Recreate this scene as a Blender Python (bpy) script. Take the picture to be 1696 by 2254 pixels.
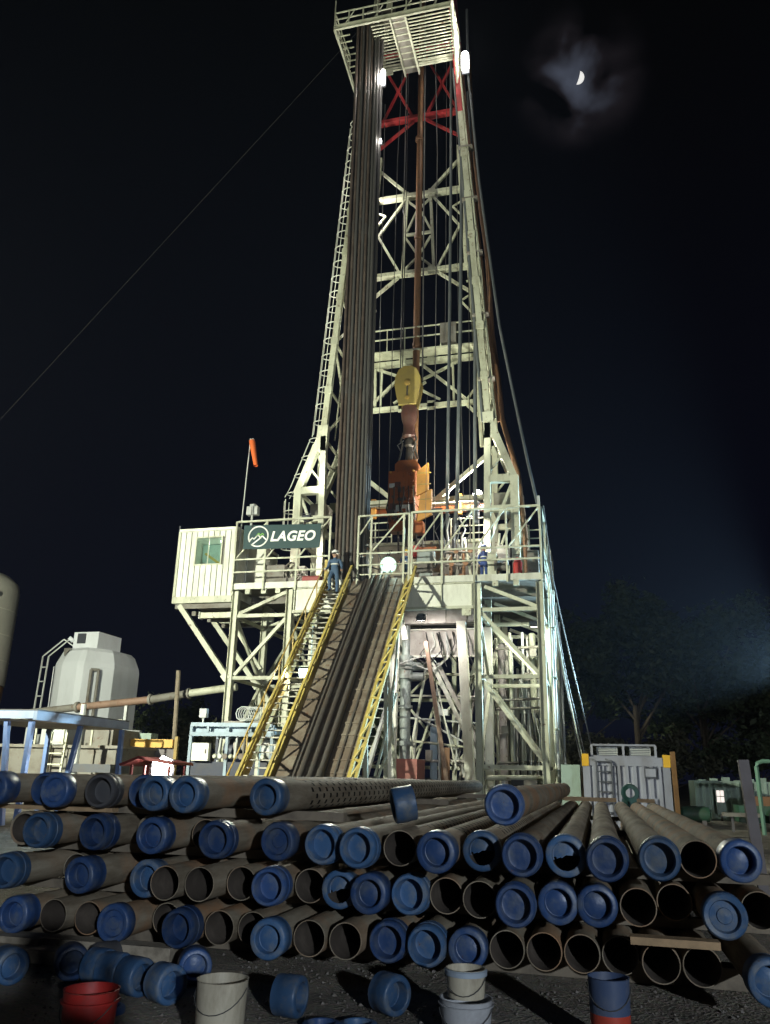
import bpy, bmesh, math, random
from mathutils import Vector, Matrix
random.seed(7)
R = math.radians
PI = math.pi
for o in list(bpy.data.objects): bpy.data.objects.remove(o)
SC = bpy.context.scene
COL = SC.collection

# ------------------------------------------------------------------ camera
# The ground frame is the drill site's own: x along the rig's front, y from the V-door into the rig, z up; metres.
cam_d = bpy.data.cameras.new('camera'); cam = bpy.data.objects.new('camera', cam_d); COL.objects.link(cam)
cam.location = (7.687, -34.145, 1.55)
cam.matrix_world = (Matrix.Translation(cam.location) @ Matrix.Rotation(R(14.6), 4, 'Z')
                    @ Matrix.Rotation(R(90 + 18.1), 4, 'X') @ Matrix.Rotation(R(1.4), 4, 'Z'))
cam_d.sensor_fit = 'VERTICAL'; cam_d.sensor_height = 36; cam_d.sensor_width = 36
cam_d.lens = 1773 / 2254 * 36
cam_d.clip_start = 0.05; cam_d.clip_end = 8000
SC.camera = cam

# ------------------------------------------------------------------ night sky
MOON_DIR = Vector((0.0191, 0.7003, 0.7136)).normalized()
w = bpy.data.worlds.new('World'); SC.world = w; w.use_nodes = True
NT = w.node_tree; NT.nodes.clear()
def wn(t, **k):
    n = NT.nodes.new(t)
    for a, b in k.items(): setattr(n, a, b)
    return n
tc = wn('ShaderNodeTexCoord'); sep = wn('ShaderNodeSeparateXYZ'); NT.links.new(tc.outputs['Generated'], sep.inputs[0])
ramp = wn('ShaderNodeValToRGB'); NT.links.new(sep.outputs['Z'], ramp.inputs[0])
cr = ramp.color_ramp; cr.elements[0].position = 0.0; cr.elements[0].color = (0.0046, 0.0056, 0.0140, 1)
cr.elements[1].position = 0.75; cr.elements[1].color = (0.0008, 0.0008, 0.0012, 1)
e = cr.elements.new(0.3); e.color = (0.0022, 0.0026, 0.0075, 1)
# thin cloud lit by the moon: noise veiled by the angle from the moon
dot = wn('ShaderNodeVectorMath', operation='DOT_PRODUCT'); dot.inputs[1].default_value = MOON_DIR
nrm = wn('ShaderNodeVectorMath', operation='NORMALIZE'); NT.links.new(tc.outputs['Generated'], nrm.inputs[0]); NT.links.new(nrm.outputs[0], dot.inputs[0])
ac = wn('ShaderNodeMath', operation='ARCCOSINE'); NT.links.new(dot.outputs['Value'], ac.inputs[0])
nz = wn('ShaderNodeTexNoise'); nz.inputs['Scale'].default_value = 15; nz.inputs['Detail'].default_value = 3.5; nz.inputs['Roughness'].default_value = 0.5; nz.inputs['Distortion'].default_value = 0.25
nmap = wn('ShaderNodeMapping'); nmap.inputs['Location'].default_value = (0.37, 0.12, 0.55); NT.links.new(nrm.outputs[0], nmap.inputs[0]); NT.links.new(nmap.outputs[0], nz.inputs['Vector'])
g1 = wn('ShaderNodeMapRange', interpolation_type='SMOOTHERSTEP'); g1.inputs[1].default_value = 0.085; g1.inputs[2].default_value = 0.0; g1.inputs[3].default_value = 0; g1.inputs[4].default_value = 1
NT.links.new(ac.outputs[0], g1.inputs[0])
g2 = wn('ShaderNodeMapRange'); g2.inputs[1].default_value = 0.40; g2.inputs[2].default_value = 0.68; NT.links.new(nz.outputs[0], g2.inputs[0])
gm = wn('ShaderNodeMath', operation='MULTIPLY'); NT.links.new(g1.outputs[0], gm.inputs[0]); NT.links.new(g2.outputs[0], gm.inputs[1])
gcol = wn('ShaderNodeValToRGB'); NT.links.new(gm.outputs[0], gcol.inputs[0])
gc = gcol.color_ramp; gc.elements[0].color = (0, 0, 0, 1); gc.elements[1].color = (0.085, 0.098, 0.135, 1); gc.elements[1].position = 0.8
e = gc.elements.new(0.2); e.color = (0.012, 0.010, 0.012, 1)
addc = wn('ShaderNodeVectorMath', operation='ADD'); NT.links.new(ramp.outputs[0], addc.inputs[0]); NT.links.new(gcol.outputs[0], addc.inputs[1])
sky = wn('ShaderNodeTexSky', sky_type='NISHITA', sun_disc=False, sun_elevation=R(-4), sun_rotation=R(200))
bg1 = wn('ShaderNodeBackground'); NT.links.new(addc.outputs[0], bg1.inputs[0]); bg1.inputs[1].default_value = 0.62
bg2 = wn('ShaderNodeBackground'); NT.links.new(sky.outputs[0], bg2.inputs[0]); bg2.inputs[1].default_value = 0.002
ads = wn('ShaderNodeAddShader'); NT.links.new(bg1.outputs[0], ads.inputs[0]); NT.links.new(bg2.outputs[0], ads.inputs[1])
wo = wn('ShaderNodeOutputWorld'); NT.links.new(ads.outputs[0], wo.inputs[0])
# faint moonlight
sl = bpy.data.lights.new('moonlight', 'SUN'); sl.energy = 0.006; sl.angle = R(0.5); sl.color = (0.75, 0.85, 1)
so = bpy.data.objects.new('moonlight', sl); COL.objects.link(so); so.rotation_euler = (-MOON_DIR).to_track_quat('-Z', 'Y').to_euler()
SC.view_settings.view_transform = 'Standard'; SC.view_settings.look = 'None'
SC.view_settings.exposure = 0.0; SC.view_settings.gamma = 1.0; SC.view_settings.use_curve_mapping = False
SC.cycles.use_denoising = True
SC.cycles.max_bounces = 5; SC.cycles.diffuse_bounces = 3; SC.cycles.glossy_bounces = 2; SC.cycles.transmission_bounces = 4
SC.cycles.caustics_reflective = False; SC.cycles.caustics_refractive = False
SC.cycles.sample_clamp_indirect = 4.0

# ------------------------------------------------------------------ materials
MATS = {}
def mat(name, col, rough=0.55, metal=0.0, dirt=0.25, dirt_col=(0.10, 0.075, 0.05), scale=1.6, bump=0.15, rust=0.0, spec=0.4, emit=None, estr=0.0, streak=False, var=(0.86, 1.10)):
    if name in MATS: return MATS[name]
    m = bpy.data.materials.new(name); m.use_nodes = True; nt = m.node_tree; b = nt.nodes['Principled BSDF']
    N = nt.nodes.new; L = nt.links.new
    b.inputs['Roughness'].default_value = rough; b.inputs['Metallic'].default_value = metal
    b.inputs['Specular IOR Level'].default_value = spec
    if emit:
        b.inputs['Emission Color'].default_value = (*emit, 1); b.inputs['Emission Strength'].default_value = estr
        b.inputs['Base Color'].default_value = (*col, 1); MATS[name] = m; return m
    t = N('ShaderNodeTexCoord'); g = N('ShaderNodeNewGeometry'); mp = N('ShaderNodeMapping')
    L(g.outputs['Position'], mp.inputs[0]); mp.inputs['Scale'].default_value = (scale, scale, scale * (0.35 if streak else 1))
    n1 = N('ShaderNodeTexNoise'); n1.inputs['Scale'].default_value = 1.0; n1.inputs['Detail'].default_value = 8; n1.inputs['Roughness'].default_value = 0.65; L(mp.outputs[0], n1.inputs['Vector'])
    r1 = N('ShaderNodeMapRange'); r1.inputs[1].default_value = 0.46; r1.inputs[2].default_value = 0.74; r1.inputs[4].default_value = dirt * 1.6; L(n1.outputs[0], r1.inputs[0])
    mx = N('ShaderNodeMix'); mx.data_type = 'RGBA'; mx.inputs[6].default_value = (*col, 1); mx.inputs[7].default_value = (*dirt_col, 1); L(r1.outputs[0], mx.inputs[0])
    last = mx.outputs[2]
    # slow shift of tone over the surface and from piece to piece
    oi = N('ShaderNodeObjectInfo'); hv = N('ShaderNodeHueSaturation'); L(last, hv.inputs['Color'])
    mr = N('ShaderNodeMapRange'); mr.inputs[3].default_value = var[0]; mr.inputs[4].default_value = var[1]; L(oi.outputs['Random'], mr.inputs[0]); L(mr.outputs[0], hv.inputs['Value']); last = hv.outputs[0]
    if rust > 0:
        n2 = N('ShaderNodeTexNoise'); n2.inputs['Scale'].default_value = scale * 2.7; n2.inputs['Detail'].default_value = 9; n2.inputs['Roughness'].default_value = 0.7; L(g.outputs['Position'], n2.inputs['Vector'])
        r2 = N('ShaderNodeMapRange'); r2.inputs[1].default_value = 0.66 - rust * 0.22; r2.inputs[2].default_value = 0.72 - rust * 0.12; r2.inputs[4].default_value = 0.85; L(n2.outputs[0], r2.inputs[0])
        m2 = N('ShaderNodeMix'); m2.data_type = 'RGBA'; m2.inputs[7].default_value = (0.11, 0.045, 0.02, 1); L(last, m2.inputs[6]); L(r2.outputs[0], m2.inputs[0]); last = m2.outputs[2]
    L(last, b.inputs['Base Color'])
    r3 = N('ShaderNodeMapRange'); r3.inputs[3].default_value = max(0.05, rough - 0.12); r3.inputs[4].default_value = min(1, rough + 0.2); L(n1.outputs[0], r3.inputs[0]); L(r3.outputs[0], b.inputs['Roughness'])
    if bump > 0:
        n3 = N('ShaderNodeTexNoise'); n3.inputs['Scale'].default_value = 14; n3.inputs['Detail'].default_value = 6; L(g.outputs['Position'], n3.inputs['Vector'])
        bp = N('ShaderNodeBump'); bp.inputs['Strength'].default_value = bump; bp.inputs['Distance'].default_value = 0.02; L(n3.outputs[0], bp.inputs['Height']); L(bp.outputs[0], b.inputs['Normal'])
    MATS[name] = m; return m
CREAM = mat('cream_paint', (0.52, 0.53, 0.41), 0.5, dirt=0.42, dirt_col=(0.16,0.14,0.09), rust=0.28, streak=True)
CREAM2 = mat('cream_paint_mast', (0.50, 0.51, 0.38), 0.5, dirt=0.48, dirt_col=(0.15,0.13,0.08), rust=0.40, streak=True)
WHITE = mat('white_paint', (0.68, 0.69, 0.60), 0.45, dirt=0.30, dirt_col=(0.2,0.18,0.12), rust=0.1, streak=True)
GREYW = mat('greywhite_paint', (0.50, 0.52, 0.50), 0.55, dirt=0.35, rust=0.15, streak=True, scale=0.8)
YELLOW = mat('yellow_paint', (0.47, 0.37, 0.095), 0.55, dirt=0.5, dirt_col=(0.22, 0.18, 0.10), rust=0.3)
YEL2 = mat('ochre_paint', (0.40, 0.27, 0.07), 0.5, dirt=0.3, rust=0.1)
BLOCKY = mat('block_yellow', (0.25, 0.19, 0.055), 0.45, dirt=0.25, rust=0.1)
ORANGE = mat('orange_paint', (0.27, 0.08, 0.026), 0.32, dirt=0.35, rust=0.3)
GUARDO = mat('guard_orange', (0.50, 0.24, 0.05), 0.45, dirt=0.25, rust=0.1)
HOOKB = mat('hook_brown', (0.095, 0.042, 0.034), 0.4, dirt=0.35, rust=0.2)
RUSTP = mat('rusty_orange_pipe', (0.21, 0.105, 0.05), 0.6, dirt=0.35, rust=0.4)
RED = mat('red_paint', (0.36, 0.03, 0.035), 0.45, dirt=0.3, rust=0.1)
REDB = mat('red_plastic', (0.36, 0.022, 0.018), 0.45, dirt=0.45, dirt_col=(0.12, 0.035, 0.03), scale=7, bump=0.1)
STEEL = mat('dark_steel', (0.11, 0.10, 0.09), 0.45, 0.5, dirt=0.4, dirt_col=(0.10, 0.06, 0.04), rust=0.3)
BLACK = mat('black_rubber', (0.018, 0.018, 0.02), 0.45, dirt=0.3, dirt_col=(0.06, 0.05, 0.05))
HOSE = mat('hose_rubber', (0.075, 0.085, 0.09), 0.4, dirt=0.4, dirt_col=(0.14, 0.14, 0.13))
CABLE = mat('wire_rope', (0.10, 0.10, 0.10), 0.55, 0.4, dirt=0.3)
GUYW = mat('guy_rope', (0.022, 0.022, 0.024), 0.8, 0.0, dirt=0.2, bump=0)
DRILL1 = mat('drill_pipe_brown', (0.07, 0.052, 0.042), 0.6, 0.15, dirt=0.5, dirt_col=(0.15, 0.12, 0.095), scale=2.2, rust=0.25)
DRILL2 = mat('drill_pipe_grey', (0.075, 0.072, 0.066), 0.6, 0.15, dirt=0.45, dirt_col=(0.07, 0.06, 0.06), scale=2.2, rust=0.15)
RAMP = mat('ramp_plate', (0.15, 0.115, 0.085), 0.6, 0.1, dirt=0.5, dirt_col=(0.30, 0.27, 0.21), scale=1.3, rust=0.35)
DIRTY = mat('dirty_grey', (0.20, 0.19, 0.165), 0.65, 0.1, dirt=0.5, rust=0.3)
PINKW = mat('primer_beam', (0.44, 0.42, 0.385), 0.55, dirt=0.35, rust=0.25)
BOPG = mat('preventer_grey', (0.22, 0.25, 0.24), 0.5, 0.2, dirt=0.4, rust=0.15)
TEAL = mat('banner_teal', (0.020, 0.054, 0.056), 0.6, dirt=0.15, dirt_col=(0.05, 0.10, 0.10), bump=0.05)
LETTER = mat('banner_white', (0.80, 0.80, 0.76), 0.6, dirt=0.06, bump=0)
LGREEN = mat('banner_green', (0.22, 0.50, 0.10), 0.6, dirt=0.05, bump=0)
BLUECAP = mat('blue_protector', (0.03, 0.07, 0.185), 0.38, dirt=0.55, dirt_col=(0.13, 0.15, 0.17), scale=8, bump=0.3, spec=0.5, rust=0.10, var=(0.6, 1.3))
BLUECAP2 = mat('blue_protector_faded', (0.045, 0.105, 0.215), 0.42, dirt=0.65, dirt_col=(0.17, 0.18, 0.18), scale=8, rust=0.12, bump=0.25, spec=0.45, var=(0.65, 1.35))
GREYCAP = mat('grey_protector', (0.07, 0.07, 0.075), 0.5, dirt=0.3, scale=6)
BLUEF = mat('blue_frame', (0.12, 0.20, 0.42), 0.45, dirt=0.3, rust=0.08)
BLUEP = mat('pale_blue_frame', (0.25, 0.33, 0.40), 0.45, dirt=0.3, rust=0.08)
NAVY = mat('navy_paint', (0.015, 0.022, 0.05), 0.45, dirt=0.25)
CONTG = mat('container_grey', (0.26, 0.27, 0.32), 0.4, dirt=0.28, rust=0.06, streak=True)
DKGREY = mat('ladder_grey', (0.06, 0.065, 0.08), 0.5, dirt=0.2)
CORNY = mat('corner_yellow', (0.75, 0.42, 0.015), 0.45, dirt=0.15)
WOOD = mat('raw_timber', (0.40, 0.27, 0.15), 0.75, dirt=0.45, dirt_col=(0.16, 0.11, 0.07), scale=5)
WOODG = mat('weathered_timber', (0.23, 0.19, 0.14), 0.8, dirt=0.5, dirt_col=(0.09, 0.075, 0.06), scale=5)
WOODO = mat('orange_timber', (0.52, 0.27, 0.09), 0.7, dirt=0.35, scale=4)
GREENT = mat('green_paint', (0.035, 0.10, 0.06), 0.5, dirt=0.35, rust=0.15)
GREENL = mat('pale_green_paint', (0.26, 0.34, 0.29), 0.55, dirt=0.35, rust=0.15, streak=True)
TEALD = mat('teal_drum', (0.02, 0.075, 0.07), 0.45, dirt=0.3)
PAIL = mat('cream_plastic', (0.52, 0.47, 0.36), 0.5, dirt=0.5, dirt_col=(0.20, 0.16, 0.11), bump=0.1, scale=7, streak=True)
PAILW = mat('clear_plastic', (0.42, 0.43, 0.45), 0.35, dirt=0.4, dirt_col=(0.14, 0.12, 0.12), scale=7, bump=0.08)
PAILB = mat('bucket_blue', (0.06, 0.09, 0.17), 0.42, dirt=0.5, dirt_col=(0.13, 0.14, 0.17), scale=6, bump=0.05)
PAILR = mat('bucket_red', (0.50, 0.06, 0.035), 0.45, dirt=0.4, dirt_col=(0.25, 0.06, 0.04), scale=6)
PAPER = mat('paper_label', (0.55, 0.45, 0.33), 0.7, dirt=0.4, dirt_col=(0.45, 0.16, 0.05), scale=12, bump=0)
CONCRETE = mat('concrete', (0.26, 0.25, 0.23), 0.85, dirt=0.4, scale=1.2)
REDTARP = mat('red_tarp', (0.15, 0.02, 0.02), 0.6, dirt=0.25, scale=3)
DARKTARP = mat('dark_tarp', (0.07, 0.075, 0.085), 0.55, dirt=0.3, scale=2)
SOCK = mat('windsock_orange', (0.72, 0.14, 0.03), 0.75, dirt=0.15, bump=0)
GLASS = mat('cab_glass', (0.05, 0.16, 0.12), 0.08, dirt=0.1, bump=0, spec=0.8)
TANKW = mat('tank_cream', (0.70, 0.68, 0.57), 0.5, dirt=0.25, rust=0.05, scale=0.7, streak=True)
TANKB = mat('tank_brown', (0.30, 0.17, 0.06), 0.6, dirt=0.3, rust=0.2)
SILO = mat('silo_grey', (0.76, 0.79, 0.81), 0.5, dirt=0.22, dirt_col=(0.30, 0.29, 0.27), scale=0.5, bump=0.06, streak=True)
def lampmat(name, col, s): return mat(name, col, emit=col, estr=s)
LAMPW = lampmat('lamp_white', (1.0, 0.97, 0.90), 30)
LAMPG = lampmat('lamp_green', (0.72, 1.0, 0.86), 40)
LAMPT = lampmat('lamp_tube', (1.0, 0.98, 0.95), 22)
MOONM = lampmat('moon_surface', (0.95, 0.94, 0.90), 0.9)

def pipe_material(name, slots):
    m = bpy.data.materials.new(name); m.use_nodes = True; nt = m.node_tree; b = nt.nodes['Principled BSDF']
    N = nt.nodes.new; L = nt.links.new
    def M(op, a, bb=None):
        n = N('ShaderNodeMath'); n.operation = op
        for i, v in enumerate((a, bb)):
            if v is None: continue
            if isinstance(v, (int, float)): n.inputs[i].default_value = v
            else: L(v, n.inputs[i])
        return n.outputs[0]
    g = N('ShaderNodeNewGeometry'); t = N('ShaderNodeTexCoord'); oi = N('ShaderNodeObjectInfo')
    mp = N('ShaderNodeMapping'); mp.inputs['Scale'].default_value = (6, 1.1, 6); L(g.outputs['Position'], mp.inputs[0])
    n1 = N('ShaderNodeTexNoise'); n1.inputs['Scale'].default_value = 1; n1.inputs['Detail'].default_value = 9; n1.inputs['Roughness'].default_value = 0.68; L(mp.outputs[0], n1.inputs['Vector'])
    rp = N('ShaderNodeValToRGB'); L(n1.outputs[0], rp.inputs[0]); c = rp.color_ramp
    c.elements[0].position = 0.28; c.elements[0].color = (0.10, 0.075, 0.052, 1); c.elements[1].position = 0.72; c.elements[1].color = (0.36, 0.32, 0.245, 1)
    e = c.elements.new(0.5); e.color = (0.235, 0.195, 0.14, 1)
    rs = N('ShaderNodeMix'); rs.data_type = 'RGBA'; rs.inputs[7].default_value = (0.36, 0.20, 0.105, 1); L(rp.outputs[0], rs.inputs[6])
    n2 = N('ShaderNodeTexNoise'); n2.inputs['Scale'].default_value = 2.4; n2.inputs['Detail'].default_value = 5; L(g.outputs['Position'], n2.inputs['Vector'])
    rr = N('ShaderNodeMapRange'); rr.inputs[1].default_value = 0.45; rr.inputs[2].default_value = 0.65; L(n2.outputs[0], rr.inputs[0])
    L(M('MULTIPLY', rr.outputs[0], M('MULTIPLY', oi.outputs['Random'], 0.9)), rs.inputs[0])
    last = rs.outputs[2]
    if slots:
        s3 = N('ShaderNodeSeparateXYZ'); L(t.outputs['Object'], s3.inputs[0])
        an = M('ARCTAN2', s3.outputs['X'], s3.outputs['Z'])
        v = M('ADD', M('MULTIPLY', an, 14 / (2 * PI)), 28.0)
        u = M('ADD', M('MULTIPLY', s3.outputs['Y'], 1 / 0.20), M('MULTIPLY', M('FLOOR', v), 0.5))
        du = M('LESS_THAN', M('ABSOLUTE', M('SUBTRACT', M('FRACT', u), 0.5)), 0.13)
        dv = M('LESS_THAN', M('ABSOLUTE', M('SUBTRACT', M('FRACT', v), 0.5)), 0.36)
        inr = M('MULTIPLY', M('GREATER_THAN', s3.outputs['Y'], 0.75), M('LESS_THAN', s3.outputs['Y'], 11.6))
        k = M('MULTIPLY', M('MULTIPLY', du, dv), inr)
        sx = N('ShaderNodeMix'); sx.data_type = 'RGBA'; sx.inputs[7].default_value = (0.006, 0.005, 0.005, 1); L(last, sx.inputs[6]); L(k, sx.inputs[0]); last = sx.outputs[2]
    L(last, b.inputs['Base Color']); b.inputs['Metallic'].default_value = 0.0; b.inputs['Roughness'].default_value = 0.78; b.inputs['Specular IOR Level'].default_value = 0.15
    n3 = N('ShaderNodeTexNoise'); n3.inputs['Scale'].default_value = 30; n3.inputs['Detail'].default_value = 5; L(g.outputs['Position'], n3.inputs['Vector'])
    bp = N('ShaderNodeBump'); bp.inputs['Strength'].default_value = 0.25; bp.inputs['Distance'].default_value = 0.006; L(n3.outputs[0], bp.inputs['Height']); L(bp.outputs[0], b.inputs['Normal'])
    return m
CASING = pipe_material('casing_steel', False)
CASINGS = pipe_material('casing_steel_slotted', True)
def ground_material():
    m = bpy.data.materials.new('gravel_ground'); m.use_nodes = True; nt = m.node_tree; b = nt.nodes['Principled BSDF']
    N = nt.nodes.new; L = nt.links.new; g = N('ShaderNodeNewGeometry')
    n1 = N('ShaderNodeTexNoise'); n1.inputs['Scale'].default_value = 0.7; n1.inputs['Detail'].default_value = 10; n1.inputs['Roughness'].default_value = 0.7; L(g.outputs['Position'], n1.inputs['Vector'])
    v = N('ShaderNodeTexVoronoi'); v.inputs['Scale'].default_value = 38; L(g.outputs['Position'], v.inputs['Vector'])
    rp = N('ShaderNodeValToRGB'); L(n1.outputs[0], rp.inputs[0]); c = rp.color_ramp
    c.elements[0].position = 0.3; c.elements[0].color = (0.10, 0.085, 0.065, 1); c.elements[1].position = 0.7; c.elements[1].color = (0.46, 0.41, 0.33, 1)
    mx = N('ShaderNodeMix'); mx.data_type = 'RGBA'; mx.blend_type = 'MULTIPLY'; mx.inputs[0].default_value = 0.18; L(rp.outputs[0], mx.inputs[6]); L(v.outputs['Color'], mx.inputs[7])
    L(mx.outputs[2], b.inputs['Base Color']); b.inputs['Roughness'].default_value = 0.9
    bp = N('ShaderNodeBump'); bp.inputs['Strength'].default_value = 0.6; bp.inputs['Distance'].default_value = 0.02; L(v.outputs['Distance'], bp.inputs['Height']); L(bp.outputs[0], b.inputs['Normal'])
    return m
GROUND = ground_material()
def leaf_material(name, c0, c1):
    m = bpy.data.materials.new(name); m.use_nodes = True; nt = m.node_tree; b = nt.nodes['Principled BSDF']
    N = nt.nodes.new; L = nt.links.new; g = N('ShaderNodeNewGeometry')
    n1 = N('ShaderNodeTexNoise'); n1.inputs['Scale'].default_value = 0.9; n1.inputs['Detail'].default_value = 4; L(g.outputs['Position'], n1.inputs['Vector'])
    mx = N('ShaderNodeMix'); mx.data_type = 'RGBA'; mx.inputs[6].default_value = (*c0, 1); mx.inputs[7].default_value = (*c1, 1); L(n1.outputs[0], mx.inputs[0])
    L(mx.outputs[2], b.inputs['Base Color']); b.inputs['Roughness'].default_value = 0.6; b.inputs['Subsurface Weight'].default_value = 0
    return m
LEAF = leaf_material('leaf_green', (0.03, 0.05, 0.02), (0.085, 0.105, 0.05))
LEAF2 = leaf_material('leaf_dry', (0.05, 0.055, 0.03), (0.12, 0.115, 0.07))
BARK = mat('bark', (0.14, 0.11, 0.08), 0.85, dirt=0.4, scale=4)
STONE = mat('stone', (0.22, 0.20, 0.18), 0.9, dirt=0.4, scale=9)

# ------------------------------------------------------------------ mesh helpers
V = Vector
IPROF = [(-.5,-.5),(.5,-.5),(.5,-.42),(.06,-.42),(.06,.42),(.5,.42),(.5,.5),(-.5,.5),(-.5,.42),(-.06,.42),(-.06,-.42),(-.5,-.42)]
LPROF = [(-.5,-.5),(.5,-.5),(.5,-.4),(-.4,-.4),(-.4,.5),(-.5,.5)]
CPROF = [(-.5,-.5),(.5,-.5),(.5,-.42),(-.38,-.42),(-.38,.42),(.5,.42),(.5,.5),(-.5,.5)]
BOXP = [(-.5,-.5),(.5,-.5),(.5,.5),(-.5,.5)]
class MB:
    def __init__(s): s.v = []; s.f = []
    def add(s, vs, fs):
        k = len(s.v); s.v += [tuple(p) for p in vs]; s.f += [tuple(i + k for i in f) for f in fs]; return s
    def box(s, x0, x1, y0, y1, z0, z1):
        return s.add([(x0,y0,z0),(x1,y0,z0),(x1,y1,z0),(x0,y1,z0),(x0,y0,z1),(x1,y0,z1),(x1,y1,z1),(x0,y1,z1)],
                     [(0,3,2,1),(4,5,6,7),(0,1,5,4),(1,2,6,5),(2,3,7,6),(3,0,4,7)])
    def sweep(s, a, b, prof, w, h, up=(0,0,1)):
        a, b = V(a), V(b); d = (b - a).normalized(); u = V(up)
        if abs(d.dot(u)) > 0.98: u = V((0,1,0)) if abs(d.z) > 0.5 else V((0,0,1))
        sx = d.cross(u).normalized(); uu = sx.cross(d)
        n = len(prof); vs = [p + sx * (x * w) + uu * (y * h) for p in (a, b) for x, y in prof]
        fs = [(i, (i+1) % n, n + (i+1) % n, n + i) for i in range(n)] + [tuple(range(n))[::-1], tuple(range(n, 2*n))]
        return s.add(vs, fs)
    def beam(s, a, b, w, h=None, up=(0,0,1)): return s.sweep(a, b, BOXP, w, h or w, up)
    def tube(s, a, b, r, n=8, r2=None, cap=True):
        a, b = V(a), V(b); d = (b - a).normalized(); u = V((0,0,1)) if abs(d.z) < 0.9 else V((0,1,0))
        sx = d.cross(u).normalized(); uu = sx.cross(d); r2 = r if r2 is None else r2
        vs = [p + (sx * math.cos(2*PI*i/n) + uu * math.sin(2*PI*i/n)) * q for p, q in ((a, r), (b, r2)) for i in range(n)]
        fs = [(i, (i+1) % n, n + (i+1) % n, n + i) for i in range(n)]
        if cap: fs += [tuple(range(n))[::-1], tuple(range(n, 2*n))]
        return s.add(vs, fs)
    def path(s, pts, r, n=6, closed=False):
        pts = [V(p) for p in pts]; k = len(pts); vs = []
        for i, p in enumerate(pts):
            d = ((pts[(i+1) % k] - pts[i-1]) if closed else (pts[min(i+1, k-1)] - pts[max(i-1, 0)])).normalized()
            u = V((0,0,1)) if abs(d.z) < 0.9 else V((0,1,0)); sx = d.cross(u).normalized(); uu = sx.cross(d)
            vs += [p + (sx * math.cos(2*PI*j/n) + uu * math.sin(2*PI*j/n)) * r for j in range(n)]
        fs = [(i*n+j, i*n+(j+1) % n, ((i+1) % k)*n+(j+1) % n, ((i+1) % k)*n+j) for i in range(k if closed else k-1) for j in range(n)]
        if not closed: fs += [tuple(range(n))[::-1], tuple(range((k-1)*n, k*n))]
        return s.add(vs, fs)
    def lathe(s, c, axis, prof, n=24, close=False):
        c = V(c); d = V(axis).normalized(); u = V((0,0,1)) if abs(d.z) < 0.9 else V((1,0,0)); sx = d.cross(u).normalized(); uu = sx.cross(d)
        vs = []; m = len(prof)
        for r, h in prof: vs += [c + d*h + (sx*math.cos(2*PI*i/n) + uu*math.sin(2*PI*i/n))*max(r, 1e-4) for i in range(n)]
        fs = [(k*n+i, k*n+(i+1) % n, ((k+1) % m)*n+(i+1) % n, ((k+1) % m)*n+i) for k in range(m if close else m-1) for i in range(n)]
        return s.add(vs, fs)
    def prism(s, pts, d):
        n = len(pts); d = V(d); vs = [V(p) for p in pts] + [V(p) + d for p in pts]
        return s.add(vs, [tuple(range(n))[::-1], tuple(range(n, 2*n))] + [(i, (i+1) % n, n+(i+1) % n, n+i) for i in range(n)])
    def mesh(s, name, m, smooth=False, org=(0,0,0)):
        me = bpy.data.meshes.new(name); o = V(org); me.from_pydata([tuple(V(p) - o) for p in s.v], [], s.f)
        bm = bmesh.new(); bm.from_mesh(me); bmesh.ops.recalc_face_normals(bm, faces=bm.faces); bm.to_mesh(me); bm.free()
        for mm in (m if isinstance(m, (list, tuple)) else [m]): me.materials.append(mm)
        if smooth:
            for p in me.polygons: p.use_smooth = True
            me.set_sharp_from_angle(angle=R(38))
        return me
    def build(s, name, m, parent=None, smooth=False, org=None):
        o0 = org if org is not None else (parent_org(parent) if parent else (0,0,0))
        ob = bpy.data.objects.new(name, s.mesh(name, m, smooth, o0)); COL.objects.link(ob)
        if parent: ob.parent = parent
        else: ob.location = o0
        return ob
def parent_org(p):
    o = V((0,0,0))
    while p: o += p.location; p = p.parent
    return o
def tag(o, label=None, cat=None, group=None, kind=None):
    if label: o['label'] = label
    if cat: o['category'] = cat
    if group: o['group'] = group
    if kind or cat: o['kind'] = kind or 'thing'
    return o
def thing(name, label, cat, loc=(0,0,0), group=None, rz=0):
    o = bpy.data.objects.new(name, None); COL.objects.link(o); o.location = loc; o.rotation_euler[2] = rz; o.empty_display_size = 0.3
    return tag(o, label, cat, group)
def beam(name, p, m, a, b, w, h=None, prof=BOXP, up=(0,0,1)): return MB().sweep(a, b, prof, w, h or w, up).build(name, m, p)
def tube(name, p, m, a, b, r, n=8, r2=None): return MB().tube(a, b, r, n, r2).build(name, m, p, True)
def boxp(name, p, m, *a): return MB().box(*a).build(name, m, p)
def copy_tree(o, parent=None):
    c = o.copy(); COL.objects.link(c)
    if parent: c.parent = parent
    for ch in list(o.children): copy_tree(ch, c)
    return c
def lamp(parent, pos, target, power, col, size=0.25, cone=None, blend=0.6):
    if cone:
        l = bpy.data.lights.new('light', 'SPOT'); l.spot_size = R(cone); l.spot_blend = blend
    else: l = bpy.data.lights.new('light', 'POINT')
    l.energy = power; l.color = col; l.shadow_soft_size = size
    o = bpy.data.objects.new('light', l); COL.objects.link(o); o.parent = parent; o.location = V(pos) - parent_org(parent)
    if cone: o.rotation_euler = (V(target) - V(pos)).to_track_quat('-Z', 'Y').to_euler()
    return o
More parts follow.
